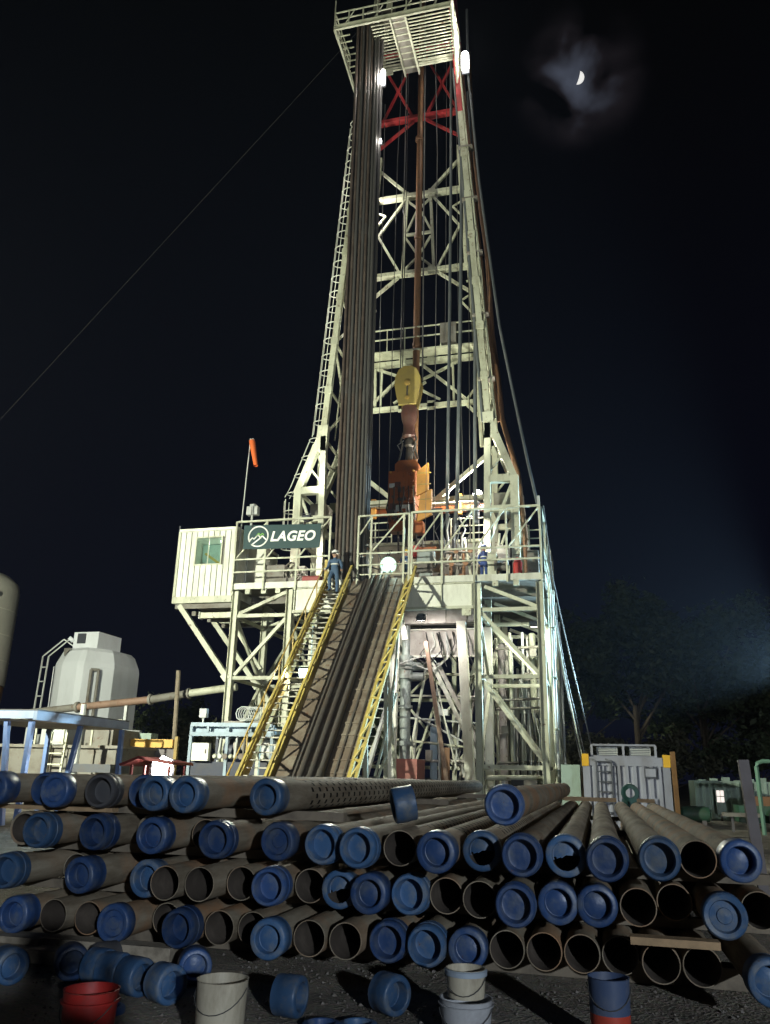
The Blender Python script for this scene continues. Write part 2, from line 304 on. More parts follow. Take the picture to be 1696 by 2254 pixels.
def floodlight(name, label, pos, target, power, col, lm, size=0.35, cone=130, group=None, soft=0.12):
    """a box-shaped flood lamp: ribbed housing, lens, bracket"""
    t = thing(name, label, 'lamp', pos, group); p = V(pos); d = (V(target) - p).normalized()
    u = V((0,0,1)) if abs(d.z) < 0.9 else V((0,1,0)); sx = d.cross(u).normalized(); uu = sx.cross(d)
    h = MB().sweep(p - d*0.16, p, BOXP, size*1.15, size*0.85).sweep(p - d*0.24, p - d*0.16, BOXP, size*0.7, size*0.5); h.build('housing', DKGREY, t)
    MB().sweep(p + d*0.004, p + d*0.014, BOXP, size, size*0.72).build('lens', lm, t)
    MB().path([p + sx*size*0.62, p + sx*size*0.62 - uu*size*0.7, p - sx*size*0.62 - uu*size*0.7, p - sx*size*0.62], 0.015).build('bracket', DKGREY, t)
    lamp(t, p + d*(soft + 0.05), target, power, col, soft, cone)
    return t

# ================================================================== SETTING
g = MB(); n = 40
g.add([(-600,-120,0),(600,-120,0),(600,900,0),(-600,900,0)], [(0,1,2,3)])
tag(g.build('ground', GROUND), kind='structure')
# stones lying on the ground in front of the pipe stack
st = MB(); ico = [(0,0,.6),(.5,0,.1),(-.2,.5,.1),(-.4,-.4,.15),(.3,.45,0),(0,0,-.2)]
for i in range(1500):
    x = random.uniform(2.4, 9.2); y = random.uniform(-29.2, -26.6); r = random.choice((0.008, 0.012, 0.016, 0.024)) * random.uniform(.7, 1.5); a = random.uniform(0, 6.3); c_, s_ = math.cos(a), math.sin(a)
    st.add([(x + (px*c_ - py*s_)*r*random.uniform(.7,1.4), y + (px*s_ + py*c_)*r*random.uniform(.7,1.4), r*pz*0.9+.003) for px, py, pz in ico],
           [(0,3,1),(0,1,4),(0,4,2),(0,2,3),(5,1,3),(5,4,1),(5,2,4),(5,3,2)])
so = st.build('gravel', STONE); tag(so, 'loose gravel on the ground before the pipe stack', 'gravel', kind='stuff')

# ================================================================== THE RIG
# ---- substructure: posts, girders, braces, drill floor
DZ = 9.85
S = thing('substructure', 'cream steel substructure with braced posts carrying the drill floor', 'substructure', (-1.3, 5, 0))
for y in (0, 3.6, 7.2, 10.8):
    for x in (-8.28, -5.6, 3.03, 5.68):
        beam('post', S, CREAM, (x, y, 0.15), (x, y, 9.58), 0.30, 0.30, IPROF, (1,0,0))
    boxp('base_plate', S, DIRTY, -8.6, -5.2, y-.3, y+.3, 0.0, 0.15); boxp('base_plate', S, DIRTY, 2.6, 6.0, y-.3, y+.3, 0.0, 0.15)
    for x0, x1 in ((-8.28, -5.6), (3.03, 5.68)):
        for z in (8.40, 5.57, 1.98): beam('cross_beam', S, CREAM, (x0+.15, y, z), (x1-.15, y, z), 0.16, 0.16)
        if x0 < 0: seg = [((x0+.2, 8.50), (x1-.2, 9.46)), ((x0+.2, 5.70), (x1-.15, 8.25)), ((x1-.1, 5.4), (x0+.3, 2.1))]
        else: seg = [((x0+.3, 9.42), (x1-.15, 8.5)), ((x0+.15, 8.28), (x1-.15, 5.70)), ((x0+.15, 5.42), (x1-.1, 2.2))]
        for (xa, za), (xb, zb) in seg: beam('brace', S, CREAM, (xa, y+.02, za), (xb, y+.02, zb), 0.15, 0.15)
for x in (-8.28, -5.6, 3.03, 5.68):
    for i, y in enumerate((0, 3.6, 7.2)):
        for z in (8.40, 5.57, 1.98): beam('side_beam', S, CREAM, (x, y+.15, z), (x, y+3.45, z), 0.14, 0.14)
        beam('brace', S, CREAM, (x+.02, y+.15, (2.1, 5.5)[i % 2]), (x+.02, y+3.45, (5.5, 2.1)[i % 2]), 0.13)
        beam('brace', S, CREAM, (x+.02, y+.15, (8.3, 5.7)[i % 2]), (x+.02, y+3.45, (5.7, 8.3)[i % 2]), 0.13)
for z in (8.4, 5.57, 2.0): beam('cross_beam', S, CREAM, (-5.4, 10.8, z), (2.9, 10.8, z), .18)
for xa, xb in ((-5.4, -2.6), (-2.6, .2), (.2, 2.9)):
    for za, zb in ((2.1, 5.5), (5.65, 8.3)): beam('brace', S, CREAM, (xa, 10.85, za), (xb, 10.85, zb), .12); beam('brace', S, CREAM, (xa, 10.72, zb), (xb, 10.72, za), .12)
for x in (-2.6, .2): beam('post', S, CREAM, (x, 10.8, .1), (x, 10.8, 9.5), .24)
for i, (a, b) in enumerate((((-4.9, 3.7, 8.3), (-2.2, 3.7, 5.2)), ((-2.2, 7.2, 8.3), (-4.6, 7.2, 4.0)), ((2.9, 7.0, 8.2), (.6, 7.0, 4.6)), ((-3.4, 2.0, 8.4), (-1.6, 2.6, 6.4)), ((2.9, 3.5, 8.3), (2.2, 3.4, 6.0)))): beam('brace', S, (CREAM, WHITE)[i % 2], a, b, .12)
# plate girders under the front of the floor
MB().box(-5.43, 2.86, -0.06, -0.02, 8.58, 9.56).build('girder_web', WHITE, S)
boxp('girder_flange', S, CREAM, -5.43, 2.86, -0.16, 0.10, 8.46, 8.58)
boxp('girder_flange', S, CREAM, -5.43, 2.86, -0.16, 0.10, 9.56, 9.62)
for x in (-5.35, -4.0, 1.45, 2.78): boxp('stiffener', S, CREAM, x-.02, x+.02, -0.15, -0.06, 8.58, 9.56)
boxp('gusset', S, CREAM, 2.35, 2.75, -0.13, -0.09, 8.16, 8.458)
# drill floor
boxp('floor_plate', S, DIRTY, -8.42, 5.82, 0.0, 11.2, 9.70, 9.84)
boxp('edge_channel', S, WHITE, -8.46, -2.72, -0.14, -0.004, 9.64, 9.93)
boxp('edge_channel', S, WHITE, 0.12, 5.86, -0.14, -0.004, 9.64, 9.93)
boxp('edge_channel', S, WHITE, 5.825, 5.93, -0.10, 11.2, 9.64, 9.93)
for y in (1.8, 5.4, 9.0): beam('floor_beam', S, DIRTY, (-8.3, y, 9.5), (5.7, y, 9.5), 0.2, 0.38, IPROF)
for x in (-7.7, -6.9, -6.2, 3.8, 4.7): boxp('hanger', S, CREAM, x-.12, x+.12, -0.1, 0.1, 9.42, 9.638)
for x in (-4.9, -1.3, 2.4): beam('floor_beam', S, DIRTY, (x, 0.2, 9.42), (x, 11, 9.42), 0.2, 0.4, IPROF)
# cantilever carrying the cabin
for y in (0.1, 3.6): beam('outrigger', S, CREAM, (-11.2, y, 9.0), (-8.45, y, 5.6), 0.24, 0.24); beam('outrigger_foot', S, CREAM, (-8.62, y, 5.75), (-8.4, y, 5.5), 0.32, 0.32)
beam('stub_beam', S, CREAM, (-10.1, 0.2, 8.50), (-8.44, 0.2, 8.50), 0.22, 0.26); boxp('stub_end', S, WHITE, -10.14, -10.1, 0.02, 0.38, 8.33, 8.67)
for y in (0.1, 1.8, 3.5, 5.2): beam('outrigger_beam', S, DIRTY, (-11.4, y, 8.93), (-8.45, y, 8.93), 0.18, 0.22)
beam('brace', S, CREAM, (-8.3, 3.7, 5.6), (-6.2, 3.7, 2.2), 0.2); beam('brace', S, CREAM, (-9.9, 3.4, 8.6), (-8.3, 3.5, 6.4), 0.16)
# inner legs standing over the well cellar, box beam, long rakers
for a, b, w in (((-1.30, 2.9, 8.45), (-1.40, 2.9, 0.1), .36), ((1.85, 2.9, 8.45), (2.28, 2.9, 0.1), .42), ((3.02, 3.3, 8.2), (3.02, 3.3, .2), .36)):
    beam('inner_leg', S, WHITE, a, b, w, w)
boxp('box_beam', S, PINKW, -1.62, 2.35, 4.85, 5.2, 7.12, 8.45)
boxp('box_beam_lip', S, WHITE, -1.66, 2.40, 4.70, 4.848, 7.08, 7.17); boxp('box_beam_lip', S, WHITE, -1.66, 2.40, 4.70, 4.848, 8.40, 8.47)
boxp('rotary_beam', S, PINKW, -2.4, 3.0, 3.4, 3.8, 8.5, 9.35)
for x in (-1.2, 0.1, 1.0, 2.0): boxp('stiffener', S, PINKW, x-.03, x+.03, 3.33, 3.4, 8.52, 9.33)
beam('raker', S, WHITE, (0.0, 5, 6.95), (2.3, 5, 2.3), 0.16, 0.2); beam('raker', S, PINKW, (0.34, 5, 6.8), (2.7, 5, 2.3), 0.20, 0.2)
beam('raker', S, CREAM, (-1.2, 5.4, 6.9), (-3.1, 5.4, 2.4), 0.16); beam('raker', S, CREAM, (-2.3, 5.0, 6.0), (-4.0, 5.0, 2.3), 0.13)
beam('hanger_strut', S, WHITE, (-0.98, 2.0, 9.2), (-0.62, 2.0, 7.5), 0.22, 0.2)

# ---- mast
CX0 = -0.85
def hw(z): return 4.25 + (z - 18) * (2.72 - 4.25) / 23
def leg(side, y, z): return (CX0 + side * (hw(z) + (0 if y < 3 else 0.05)), y + (z - 18) * (0.012 if y < 3 else -0.006), z)
M = thing('drilling_mast', 'tall tapering lattice mast, cream below and red near the top', 'mast', (CX0, 3.5, DZ))
Z_RED = 37.6
for sd in (-1, 1):
    for y in (2.0, 5.0):
        zs = [18, 23.5, 29.1, Z_RED]
        for a, b in zip(zs, zs[1:]): beam('chord', M, CREAM2, leg(sd, y, a), leg(sd, y, b), 0.30 if y < 3 else .26, 0.30 if y < 3 else .26, IPROF if sd < 0 else BOXP, (0,1,0))
        beam('chord', M, RED if sd > 0 else CREAM2, leg(sd, y, Z_RED), leg(sd, y, 54), 0.28, 0.28, BOXP, (0,1,0))
    z = 18.0; k = 0
    while z < 47:
        dz = 2.75; ya, yb = (2.0, 5.0) if k % 2 == 0 else (5.0, 2.0)
        mt = CREAM2 if z < Z_RED - 1 else RED
        beam('side_brace', M, mt, leg(sd, ya, z), leg(sd, yb, z + dz), 0.11, 0.11); beam('side_strut', M, mt, leg(sd, 2.0, z), leg(sd, 5.0, z), 0.11, 0.11)
        # third, inner chord bracing of each column
        z += dz; k += 1
    # inner chord of the column
    for a, b in ((18, 29.1), (29.1, Z_RED)):
        pa, pb = V(leg(sd, 5, a)), V(leg(sd, 5, b)); off = V((-sd*0.75, -0.2, 0)); beam('inner_chord', M, CREAM2, pa + off, pb + off*0.8, 0.19)
    z = 18.6; k = 0
    while z < Z_RED - 3:
        pa, pb = V(leg(sd, 5, z)), V(leg(sd, 5, z + 1.7)); off = V((-sd*0.72, -0.2, 0))
        beam('lacing', M, CREAM2, pa + (off if k % 2 else V()), pb + (V() if k % 2 else off), 0.10); z += 1.7; k += 1
    # spread foot section: raked outer leg, upright leg, portal beam
    zc = 15.1; xo = CX0 + sd * 5.42; xi = CX0 + sd * 4.05
    beam('knee_plate', M, CREAM, (CX0 + sd*4.22, 2.0, 18.6), (CX0 + sd*4.30, 2.0, 17.2), 0.52, 0.34, BOXP, (0,1,0))
    for y in (2.0, 5.0):
        beam('raked_leg', M, CREAM, (CX0 + sd*4.32, y, 18.1), (xo, y, zc), 0.34, 0.34, BOXP, (0,1,0))
        beam('foot_leg', M, CREAM, (xo, y, zc + .1), (xo - sd*.02, y, DZ), 0.38, 0.36, BOXP, (0,1,0))
        beam('upright_leg', M, CREAM, (CX0 + sd*4.2, y, 18.0), (xi, y, DZ), 0.30, 0.34, BOXP, (0,1,0))
        beam('portal_beam', M, CREAM, (xi + sd*.16, y, zc), (xo - sd*.18, y, zc), 0.34, 0.36)
        beam('portal_beam', M, CREAM, (xi + sd*.16, y, 13.6), (xo - sd*.18, y, 13.6), 0.24, 0.30)
        beam('foot_brace', M, CREAM, (xi + sd*.1, y+.03, 12.0), (xo - sd*.15, y+.03, 14.8), 0.13)
        beam('foot_brace', M, CREAM, (xi + sd*.1, y+.03, 15.4), (xo - sd*.5, y+.03, 16.4), 0.10)
        boxp('shoe', M, DIRTY, xo-.4, xo+.4, y-.4, y+.4, DZ-.01, DZ+.28); boxp('shoe', M, DIRTY, xi-.35, xi+.35, y-.4, y+.4, DZ-.01, DZ+.25)
    for z in (17.2, 15.1, 12.6): beam('side_strut', M, CREAM, (xo if z < 16 else CX0+sd*4.6, 2.2, z), (xo if z < 16 else CX0+sd*4.6, 4.8, z), 0.14)
    beam('side_brace', M, CREAM, (xo, 2.1, 12.6), (xo, 4.9, 15.1), 0.13); beam('side_brace', M, CREAM, (CX0+sd*4.45, 2.1, 17.6), (xo, 4.9, 15.1), 0.13)
    boxp('winch_box', M, DIRTY, min(xi+sd*.25, xo-sd*.3), max(xi+sd*.25, xo-sd*.3), 3.0, 4.2, 13.75, 14.75)
def bx(z, s): return CX0 + s * (hw(z) + .05)
YB = 4.95
def bb(a, b, w=.13, m=CREAM2, nm='back_brace', h=None): beam(nm, M, m, (a[0], YB + (a[1]-18)*-.006, a[1]), (b[0], YB + (b[1]-18)*-.006, b[1]), w, h or w, BOXP, (0,1,0))
for z, m_, w_ in ((20.68, CREAM2, .30), (23.4, CREAM2, .42), (29.2, CREAM2, .42), (34.55, CREAM2, .42), (40.35, RED, .40), (45.8, RED, .34)):
    bb((bx(z, -1), z), (bx(z, 1), z), .22, m_, 'girt', w_)
xl, xr = lambda z: bx(z, -1), lambda z: bx(z, 1)
# lattice between the girts on the back face
for sd in (-1, 1):
    X = lambda dx: CX0 + sd * dx
    bb((X(0.75), 34.8), (X(2.6), 36.9), .16); bb((X(2.6), 36.9), (xl(38.4) if sd < 0 else xr(38.4), 38.4), .14)
    bb((X(0.72), 34.4), (X(0.92), 29.4), .16); bb((X(0.84), 34.35), (X(2.45), 32.0), .13); bb((X(2.45), 32.0), (X(1.15), 29.4), .13); bb((X(2.45), 32.0), (X(hw(32)), 32.7), .11); bb((X(2.45), 32.0), (X(hw(31)), 31.2), .11)
    bb((X(0.72), 32.05), (X(0.05), 33.6), .11); bb((X(0.74), 31.6), (X(-0.0), 30.3), .11); bb((X(0.0), 30.3), (X(0.9), 29.4), .12)
    bb((X(0.75), 34.3), (X(0.05), 33.6), .11)
    bb((X(1.2), 29.0), (X(hw(27)), 27.0), .16); bb((X(hw(27.9)), 28.4), (X(hw(27.9)-.8), 28.2), .09)
    bb((X(0.3), 23.2), (X(2.7), 20.9), .15); bb((X(0.5), 22.15), (X(-1.3), 21.0), .13); bb((X(2.3), 23.2), (X(0.3), 22.3), .13)
    bb((X(2.4), 23.2), (X(2.35), 20.9), .14); bb((X(2.0), 23.2), (X(2.05), 20.9), .11)
    bb((X(2.8), 20.9), (X(hw(22.2)), 22.5), .13); bb((X(2.8), 20.5), (X(hw(19.1)-.1), 19.1), .16)
    bb((X(hw(17.7)-.2), 17.8), (X(1.0), 15.2), .22, CREAM)
    bb((X(0.4), 40.1), (X(hw(38.2)), 38.1), .15, RED); bb((X(0.5), 40.6), (X(2.4), 44.9), .15, RED); bb((X(2.3), 40.6), (X(0.4), 45.0), .13, RED)
for z in (20.68, 23.4, 29.2, 34.55):
    for dx in (-hw(z)+.35, -.8, .8, hw(z)-.35):
        boxp('gusset', M, CREAM2, CX0+dx-.2, CX0+dx+.2, YB-.15-(z-18)*.006, YB-.125-(z-18)*.006, z-.30, z+.26)
for sd in (-1, 1):
    for z in (20.6, 23.5, 26.2, 29.1, 31.8, 34.6):
        c_ = V(leg(sd, 2.0, z)); boxp('gusset', M, CREAM2, c_.x-.19, c_.x+.19, c_.y-.18, c_.y-.155, z-.22, z+.22)
    for z in (25.4, 31.8): bb((CX0+sd*(hw(z)-.1), z), (CX0+sd*(hw(z)-1.3), z+1.6), .10); bb((CX0+sd*(hw(z)-1.3), z+1.6), (CX0+sd*(hw(z+2.2)-.1), z+2.2), .09)
bb((CX0-.75, 31.85), (CX0+.75, 31.85), .14)
bb((xl(15.3)-.2, 15.28), (xr(15.3)+.2, 15.28), .2, CREAM, 'girt', .3)
# walkway with guard rail on the third girt, junction box
W = MB().box(xl(23.4)+.4, xr(23.4)-.4, 3.9, 4.75, 23.62, 23.70).build('walkway_plate', CREAM2, M)
for z in (24.45, 25.05): beam('walkway_rail', M, CREAM2, (xl(24)+.3, 3.95, z), (xr(24)-.3, 3.95, z), 0.06)
for i in range(8): x = xl(24)+.4 + i*(xr(24)-xl(24)-.8)/7; beam('walkway_post', M, CREAM2, (x, 3.95, 23.7), (x, 3.95, 25.05), 0.05)
boxp('junction_box', M, DIRTY, 0.62, 1.50, 3.9, 4.4, 23.9, 25.1)
# crown well above the frame of the photograph
boxp('crown_beam', M, RED, CX0-2.2, CX0+2.2, 2.4, 4.8, 54.0, 54.6)
for x in (-1.2, -.6, 0, .6, 1.2): MB().lathe((CX0+x, 3.5, 55.3), (1,0,0), [(.2,-.08),(.62,-.08),(.56,0),(.62,.08),(.2,.08)], 20).build('crown_sheave', STEEL, M, True)

for i, (dx, dy, m_) in enumerate(((.32, -.1, CREAM2), (.46, .3, RUSTP), (-.30, .1, HOSE))):
    MB().path([(CX0+hw(z)+dx*(1-(z-18)/60), 2.2+dy, z) for z in (18.3, 24, 30, 36, 41)], .055+.015*i, 7).build('leg_pipe', m_, M, True)
for z in (20.5, 24.2, 28.0, 31.5, 35.0): boxp('pipe_clip', M, DIRTY, CX0+hw(z)-.35, CX0+hw(z)+.5, 2.0, 2.5, z, z+.08)
for i, (dx, m_) in enumerate(((-.1, CREAM2), (.35, CREAM2))): MB().path([(CX0-hw(z)+.25+dx*.6, 3.2, z) for z in (18.3, 26, 34, 41)], .04, 7).build('leg_pipe', m_, M, True)

# ---- racking board
BZ = 41.9
Bd = thing('racking_board', 'pale racking platform with finger slats and railings high on the mast', 'platform', (CX0, .6, BZ))
x0, x1, y0, y1 = -4.62, 2.08, -1.0, 2.45
for a, b in (((x0, y0), (x1, y0)), ((x0, y0), (x0, 2.0)), ((x1, y0), (x1, y1)), ((-2.6, y1), (x1, y1))): beam('edge_beam', Bd, CREAM, (*a, BZ+.15), (*b, BZ+.15), 0.12, 0.34, CPROF)
for i in range(15):
    y = y0 + .25 + i * 0.215
    MB().box(-2.55, -1.42, y, y+.065, BZ, BZ+.05).build('finger', CREAM2, Bd); MB().box(-.42, x1-.1, y, y+.065, BZ, BZ+.05).build('finger', CREAM2, Bd)
    if i % 2: MB().box(x0+.06, -3.85, y, y+.065, BZ, BZ+.05).build('finger', CREAM2, Bd)
for x in (-1.36, -.50): beam('diving_board_beam', Bd, CREAM, (x, y0, BZ+.02), (x, 3.0, BZ+.02), 0.09, 0.24, IPROF)
boxp('diving_board', Bd, DIRTY, -1.3, -.56, y0, 2.9, BZ+.05, BZ+.1)
for i in range(7): boxp('tread_bar', Bd, CREAM, -1.3, -.56, y0+.3+i*.42, y0+.36+i*.42, BZ, BZ+.04)
for zz in (.75, 1.25): 
    beam('hand_rail', Bd, CREAM, (x0, y0, BZ+zz), (x1, y0, BZ+zz), 0.06); beam('hand_rail', Bd, CREAM, (x0, y0, BZ+zz), (x0, 2.0, BZ+zz), 0.06); beam('hand_rail', Bd, CREAM, (x1, y0, BZ+zz), (x1, y1, BZ+zz), 0.06)
for i in range(9): x = x0 + i*(x1-x0)/8; beam('rail_post', Bd, CREAM, (x, y0, BZ+.3), (x, y0, BZ+(2.2 if i % 3 == 0 else 1.25)), 0.065)
for y in (0.2, 1.1, 2.0): beam('rail_post', Bd, CREAM, (x0, y, BZ+.3), (x0, y, BZ+1.25), 0.06); beam('rail_post', Bd, CREAM, (x1, y, BZ+.3), (x1, y, BZ+1.25), 0.06)
for i in range(4): x = -4 + i*1.7; beam('rail_brace', Bd, CREAM, (x, y0+.03, BZ+.35), (x+.5, y0+.03, BZ+1.2), 0.05)
for xx, tip in ((x0+.05, (-3.95, 2.0, 39.3)), (x1, (1.95, 2.0, 39.6))):
    a, b, c = V((xx, y0, BZ)), V((xx, 1.9, BZ)), V(tip)
    beam('bracket', Bd, CREAM, a, c, 0.10); beam('bracket', Bd, CREAM, b, c, 0.10)
    for t in (.3, .5, .7): beam('bracket_lacing', Bd, CREAM, a.lerp(c, t), b.lerp(c, t), 0.06); beam('bracket_lacing', Bd, CREAM, a.lerp(c, t), b.lerp(c, t-.2), 0.05)
boxp('control_box', Bd, DIRTY, -3.1, -2.2, .2, .8, BZ+.9, BZ+2.4); boxp('control_box', Bd, STEEL, -1.9, -1.2, -.6, 0, BZ+.4, BZ+1.3)
boxp('hanging_hook_plate', Bd, CREAM, -2.5, -2.0, 2.35, 2.42, BZ-.35, BZ-.02)

# ---- drill pipe stands racked in the setback
ordn = ['first', 'second', 'third', 'fourth', 'fifth', 'sixth', 'seventh', 'eighth', 'ninth', 'tenth', 'eleventh', 'twelfth', 'thirteenth', 'fourteenth', 'fifteenth', 'sixteenth', 'seventeenth', 'eighteenth', 'nineteenth', 'twentieth', 'twenty-first', 'twenty-second', 'twenty-third', 'twenty-fourth']
SL = 33.5
def stand_mesh(m):
    b = MB().tube((0,0,0), (0,0,SL), 0.083, 12); return b.mesh('drill_pipe', m, True)
jm = MB().lathe((0,0,0), (0,0,1), [(.083,-.35),(.097,-.25),(.097,.25),(.083,.35)], 12)
SM = [stand_mesh(DRILL1), stand_mesh(DRILL2)]; JM = [jm.mesh('tool_joint', STEEL, True), jm.mesh('tool_joint', DRILL2, True)]
rowname = ['front', 'middle', 'rear']
for r in range(3):
    for i in range(8):
        x = -3.54 + i * 0.187 + r * 0.045; y = 0.10 + r * 0.19
        k = 0 if (i in (0, 1, 3) or (i + r) % 5 == 0) else 1
        t = thing('drill_pipe_stand', '%s drill pipe stand from the left in the %s row of the rack' % (ordn[i], rowname[r]), 'drill pipe', (x, y, DZ), 'drill pipe stands racked on the floor')
        top = V((random.uniform(-.05, .05), random.uniform(-.05, .03), SL))
        t.rotation_euler = (-top.y/SL, top.x/SL, 0)
        o = bpy.data.objects.new('drill_pipe', SM[k]); COL.objects.link(o); o.parent = t
        for z in (9.4, 9.4*2, 9.4*3):
            j = bpy.data.objects.new('tool_joint', JM[k]); COL.objects.link(j); j.parent = t; j.location = (0, 0, z + 1.6*(i % 2)*.3 + random.uniform(-.25, .25))
        j = bpy.data.objects.new('tool_joint', JM[k]); COL.objects.link(j); j.parent = t; j.location = (0, 0, .36)
# ---- caged ladder on the mast's outer left side
Ld = thing('caged_ladder', 'pale caged access ladder climbing the outer side of the mast', 'ladder', (-6.3, 3, DZ))
def lx(z): return CX0 - hw(z) - 0.30 if z > 18.4 else (CX0 - 4.62 - (18.4 - z) * (1.15/3.2) if z > 15.2 else CX0 - 5.85)
for y in (2.75, 3.2):
    pts = [(lx(z), y, z) for z in [DZ+.02, 12.5, 15.2, 16.8, 18.3, 18.5, 22, 26, 30, 34, 38, 41]]
    MB().path(pts, 0.03).build('side_rail', CREAM, Ld, True)
z = DZ + .4
while z < 41: MB().tube((lx(z), 2.75, z), (lx(z), 3.2, z), 0.011, 6).build('rung', DIRTY, Ld); z += .3
def hoop(z, tilt=0):
    x = lx(z); return [(x, 2.75, z)] + [(x - .15 - .55*math.sin(a), 2.975 - .36*math.cos(a), z) for a in [PI*i/8 for i in range(9)]] + [(x, 3.2, z)]
z = 12.4; HZ = []
while z < 39:
    MB().path(hoop(z), 0.03, 5).build('hoop', WHITE, Ld); HZ.append(z); z += .98
for a in (PI*.25, PI*.5, PI*.75):
    for lo, hi in ((12.4, 15.0), (15.2, 18.2), (18.5, 38.6)):
        MB().path([(lx(z_) - .15 - .55*math.sin(a), 2.975 - .36*math.cos(a), z_) for z_ in [lo + (hi-lo)*q/6 for q in range(7)]], 0.022, 5).build('cage_strap', WHITE, Ld)

# ---- travelling block, hook, top drive, guide rail, drilling line
TB = thing('travelling_block', 'yellow teardrop travelling block hanging in the mast', 'block', (-.95, 3.5, 19.9))
tear = [(-.46,-.02),(.46,-.02),(.60,.55),(.70,1.15),(.66,1.6),(.50,1.98),(.22,2.2),(-.22,2.2),(-.50,1.98),(-.66,1.6),(-.70,1.15),(-.60,.55)]
for y in (3.02, 3.62): MB().prism([(-.95+x, y, 20.0+z) for x, z in tear], (0, .14, 0)).build('side_plate', BLOCKY, TB)
for q in range(4): MB().lathe((-.95, 3.24+q*.11, 21.15), (0,1,0), [(.15,-.04),(.60,-.04),(.52,0),(.60,.04),(.15,.04)], 24).build('sheave', STEEL, TB, True)
MB().lathe((-.95, 3.02, 21.2), (0,-1,0), [(.0,.05),(.10,.05),(.10,.03),(.16,.03),(.16,0)], 18).build('axle_cap', YEL2, TB, True)
MB().lathe((-.95, 3.02, 20.35), (0,-1,0), [(.0,.05),(.08,.05),(.08,.02),(.13,.02),(.13,0)], 18).build('axle_cap', YEL2, TB, True)
boxp('slot_bar', TB, STEEL, -.985, -.915, 2.995, 3.02, 20.45, 21.05)
HK = thing('hook_and_swivel', 'rust-brown hook and dark swivel stem between block and top drive', 'hook', (-.93, 3.5, 16.3))
MB().lathe((-.93, 3.5, 0), (0,0,1), [(.0,19.98),(.40,19.98),(.44,19.6),(.40,19.3),(.30,18.95),(.30,18.6),(.36,18.45),(.36,18.3),(.28,18.2),(.0,18.2)], 20).build('hook_body', HOOKB, HK, True)
MB().lathe((-.90, 3.5, 0), (0,0,1), [(.0,18.2),(.2,18.2),(.26,18.0),(.26,17.8),(.17,17.7),(.2,17.3),(.2,16.9),(.16,16.85),(.16,16.3),(0,16.3)], 18).build('swivel_stem', STEEL, HK, True)
for s in (-1, 1):
    MB().path([(-.93+s*.28, 3.5, 18.5), (-.93+s*.42, 3.45, 18.1), (-.93+s*.30, 3.4, 17.9), (-.93+s*.40, 3.4, 17.4), (-.93+s*.5, 3.45, 17.0)], .05, 8).build('bail', STEEL, HK, True)
    MB().path([(-.93+s*.2, 3.2, 18.0), (-.93+s*.5, 3.1, 17.7), (-.93+s*.3, 3.15, 17.3), (-.93+s*.42, 3.2, 16.9)], .03, 6).build('hose', CABLE, HK, True)
TD = thing('top_drive', 'orange top drive with ochre guard plates hanging above the floor', 'top drive', (-1.1, 3.5, 13.1))
boxp('motor_housing', TD, ORANGE, -1.88, -.46, 3.1, 4.2, 14.55, 16.3)
MB().prism([(-1.60,3.3,16.3),(-.36,3.3,16.3),(-.36,3.3,16.7),(-.55,3.3,16.95),(-1.4,3.3,16.95),(-1.60,3.3,16.75)], (0,.7,0)).build('upper_frame', ORANGE, TD)
boxp('face_plate', TD, ORANGE, -1.80, -.9, 3.04, 3.1, 15.35, 16.2)
MB().lathe((-.72, 3.1, 15.0), (0,-1,0), [(0,.12),(.22,.12),(.26,.06),(.30,.06),(.30,0)], 18).build('gear_cover', ORANGE, TD, True)
for i, (x, z) in enumerate(((-.72,16.1),(-.62,15.7),(-.66,15.4),(-1.6,14.9),(-1.3,14.75),(-1.0,14.8))): MB().lathe((x, 3.1, z), (0,-1,0), [(0,.09),(.07,.09),(.09,0)], 10).build('bolt_boss', STEEL if i > 2 else ORANGE, TD, True)
for x in (-1.75, -.62): boxp('guide_arm', TD, ORANGE, x-.12, x+.12, 3.2, 4.0, 13.6, 14.55)
boxp('link_tilt', TD, WHITE, -1.5, -.6, 3.2, 3.9, 14.1, 14.5); boxp('pipe_handler', TD, ORANGE, -1.82, -1.1, 3.2, 3.9, 13.15, 13.65); boxp('pipe_handler', TD, ORANGE, -.75, -.1, 3.2, 3.8, 13.0, 13.6)
tube('quill', TD, STEEL, (-.93, 3.5, 14.5), (-.93, 3.5, 12.4), .12, 14); tube('elevator_link', TD, STEEL, (-1.45, 3.5, 14.2), (-1.35, 3.4, 12.0), .05); tube('elevator_link', TD, STEEL, (-.4, 3.5, 14.2), (-.5, 3.4, 12.0), .05)
for q in ([(-.38,16.15),(.19,16.56),(.20,15.10),(-.40,14.85)], [(-.2,14.86),(.38,15.14),(.39,13.8),(-.35,13.5)]):
    MB().prism([(x, 3.0 - .12*(x+.4), z) for x, z in q], (.05, .08, 0)).build('guard_plate', GUARDO, TD)
rt_ = random.Random(11)
for i in range(14): x, z, w_, h_ = rt_.uniform(-1.85, -.6), rt_.uniform(13.7, 15.4), rt_.uniform(.06, .28), rt_.uniform(.06, .3); boxp('fitting', TD, (STEEL, ORANGE, HOOKB, GREYW, STEEL)[i % 5], x, x+w_, 2.92+rt_.uniform(0,.08), 3.12, z, z+h_)
for i in range(6): x = -1.8+.25*i; MB().path([(x, 3.0, 15.4), (x+.05, 2.85, 14.9), (x-.1+.1*(i % 3), 2.9, 14.2), (x+.1, 3.0, 13.6)], .03+.01*(i % 2), 6).build('hose', (BLACK, STEEL)[i % 2], TD, True)
for x, z in ((-1.75, 16.22), (-.56, 16.22), (-1.75, 15.4), (-.56, 15.4)): MB().lathe((x, 3.04, z), (0,-1,0), [(0,.05),(.05,.05),(.06,0)], 8).build('bolt', GUARDO, TD, True)
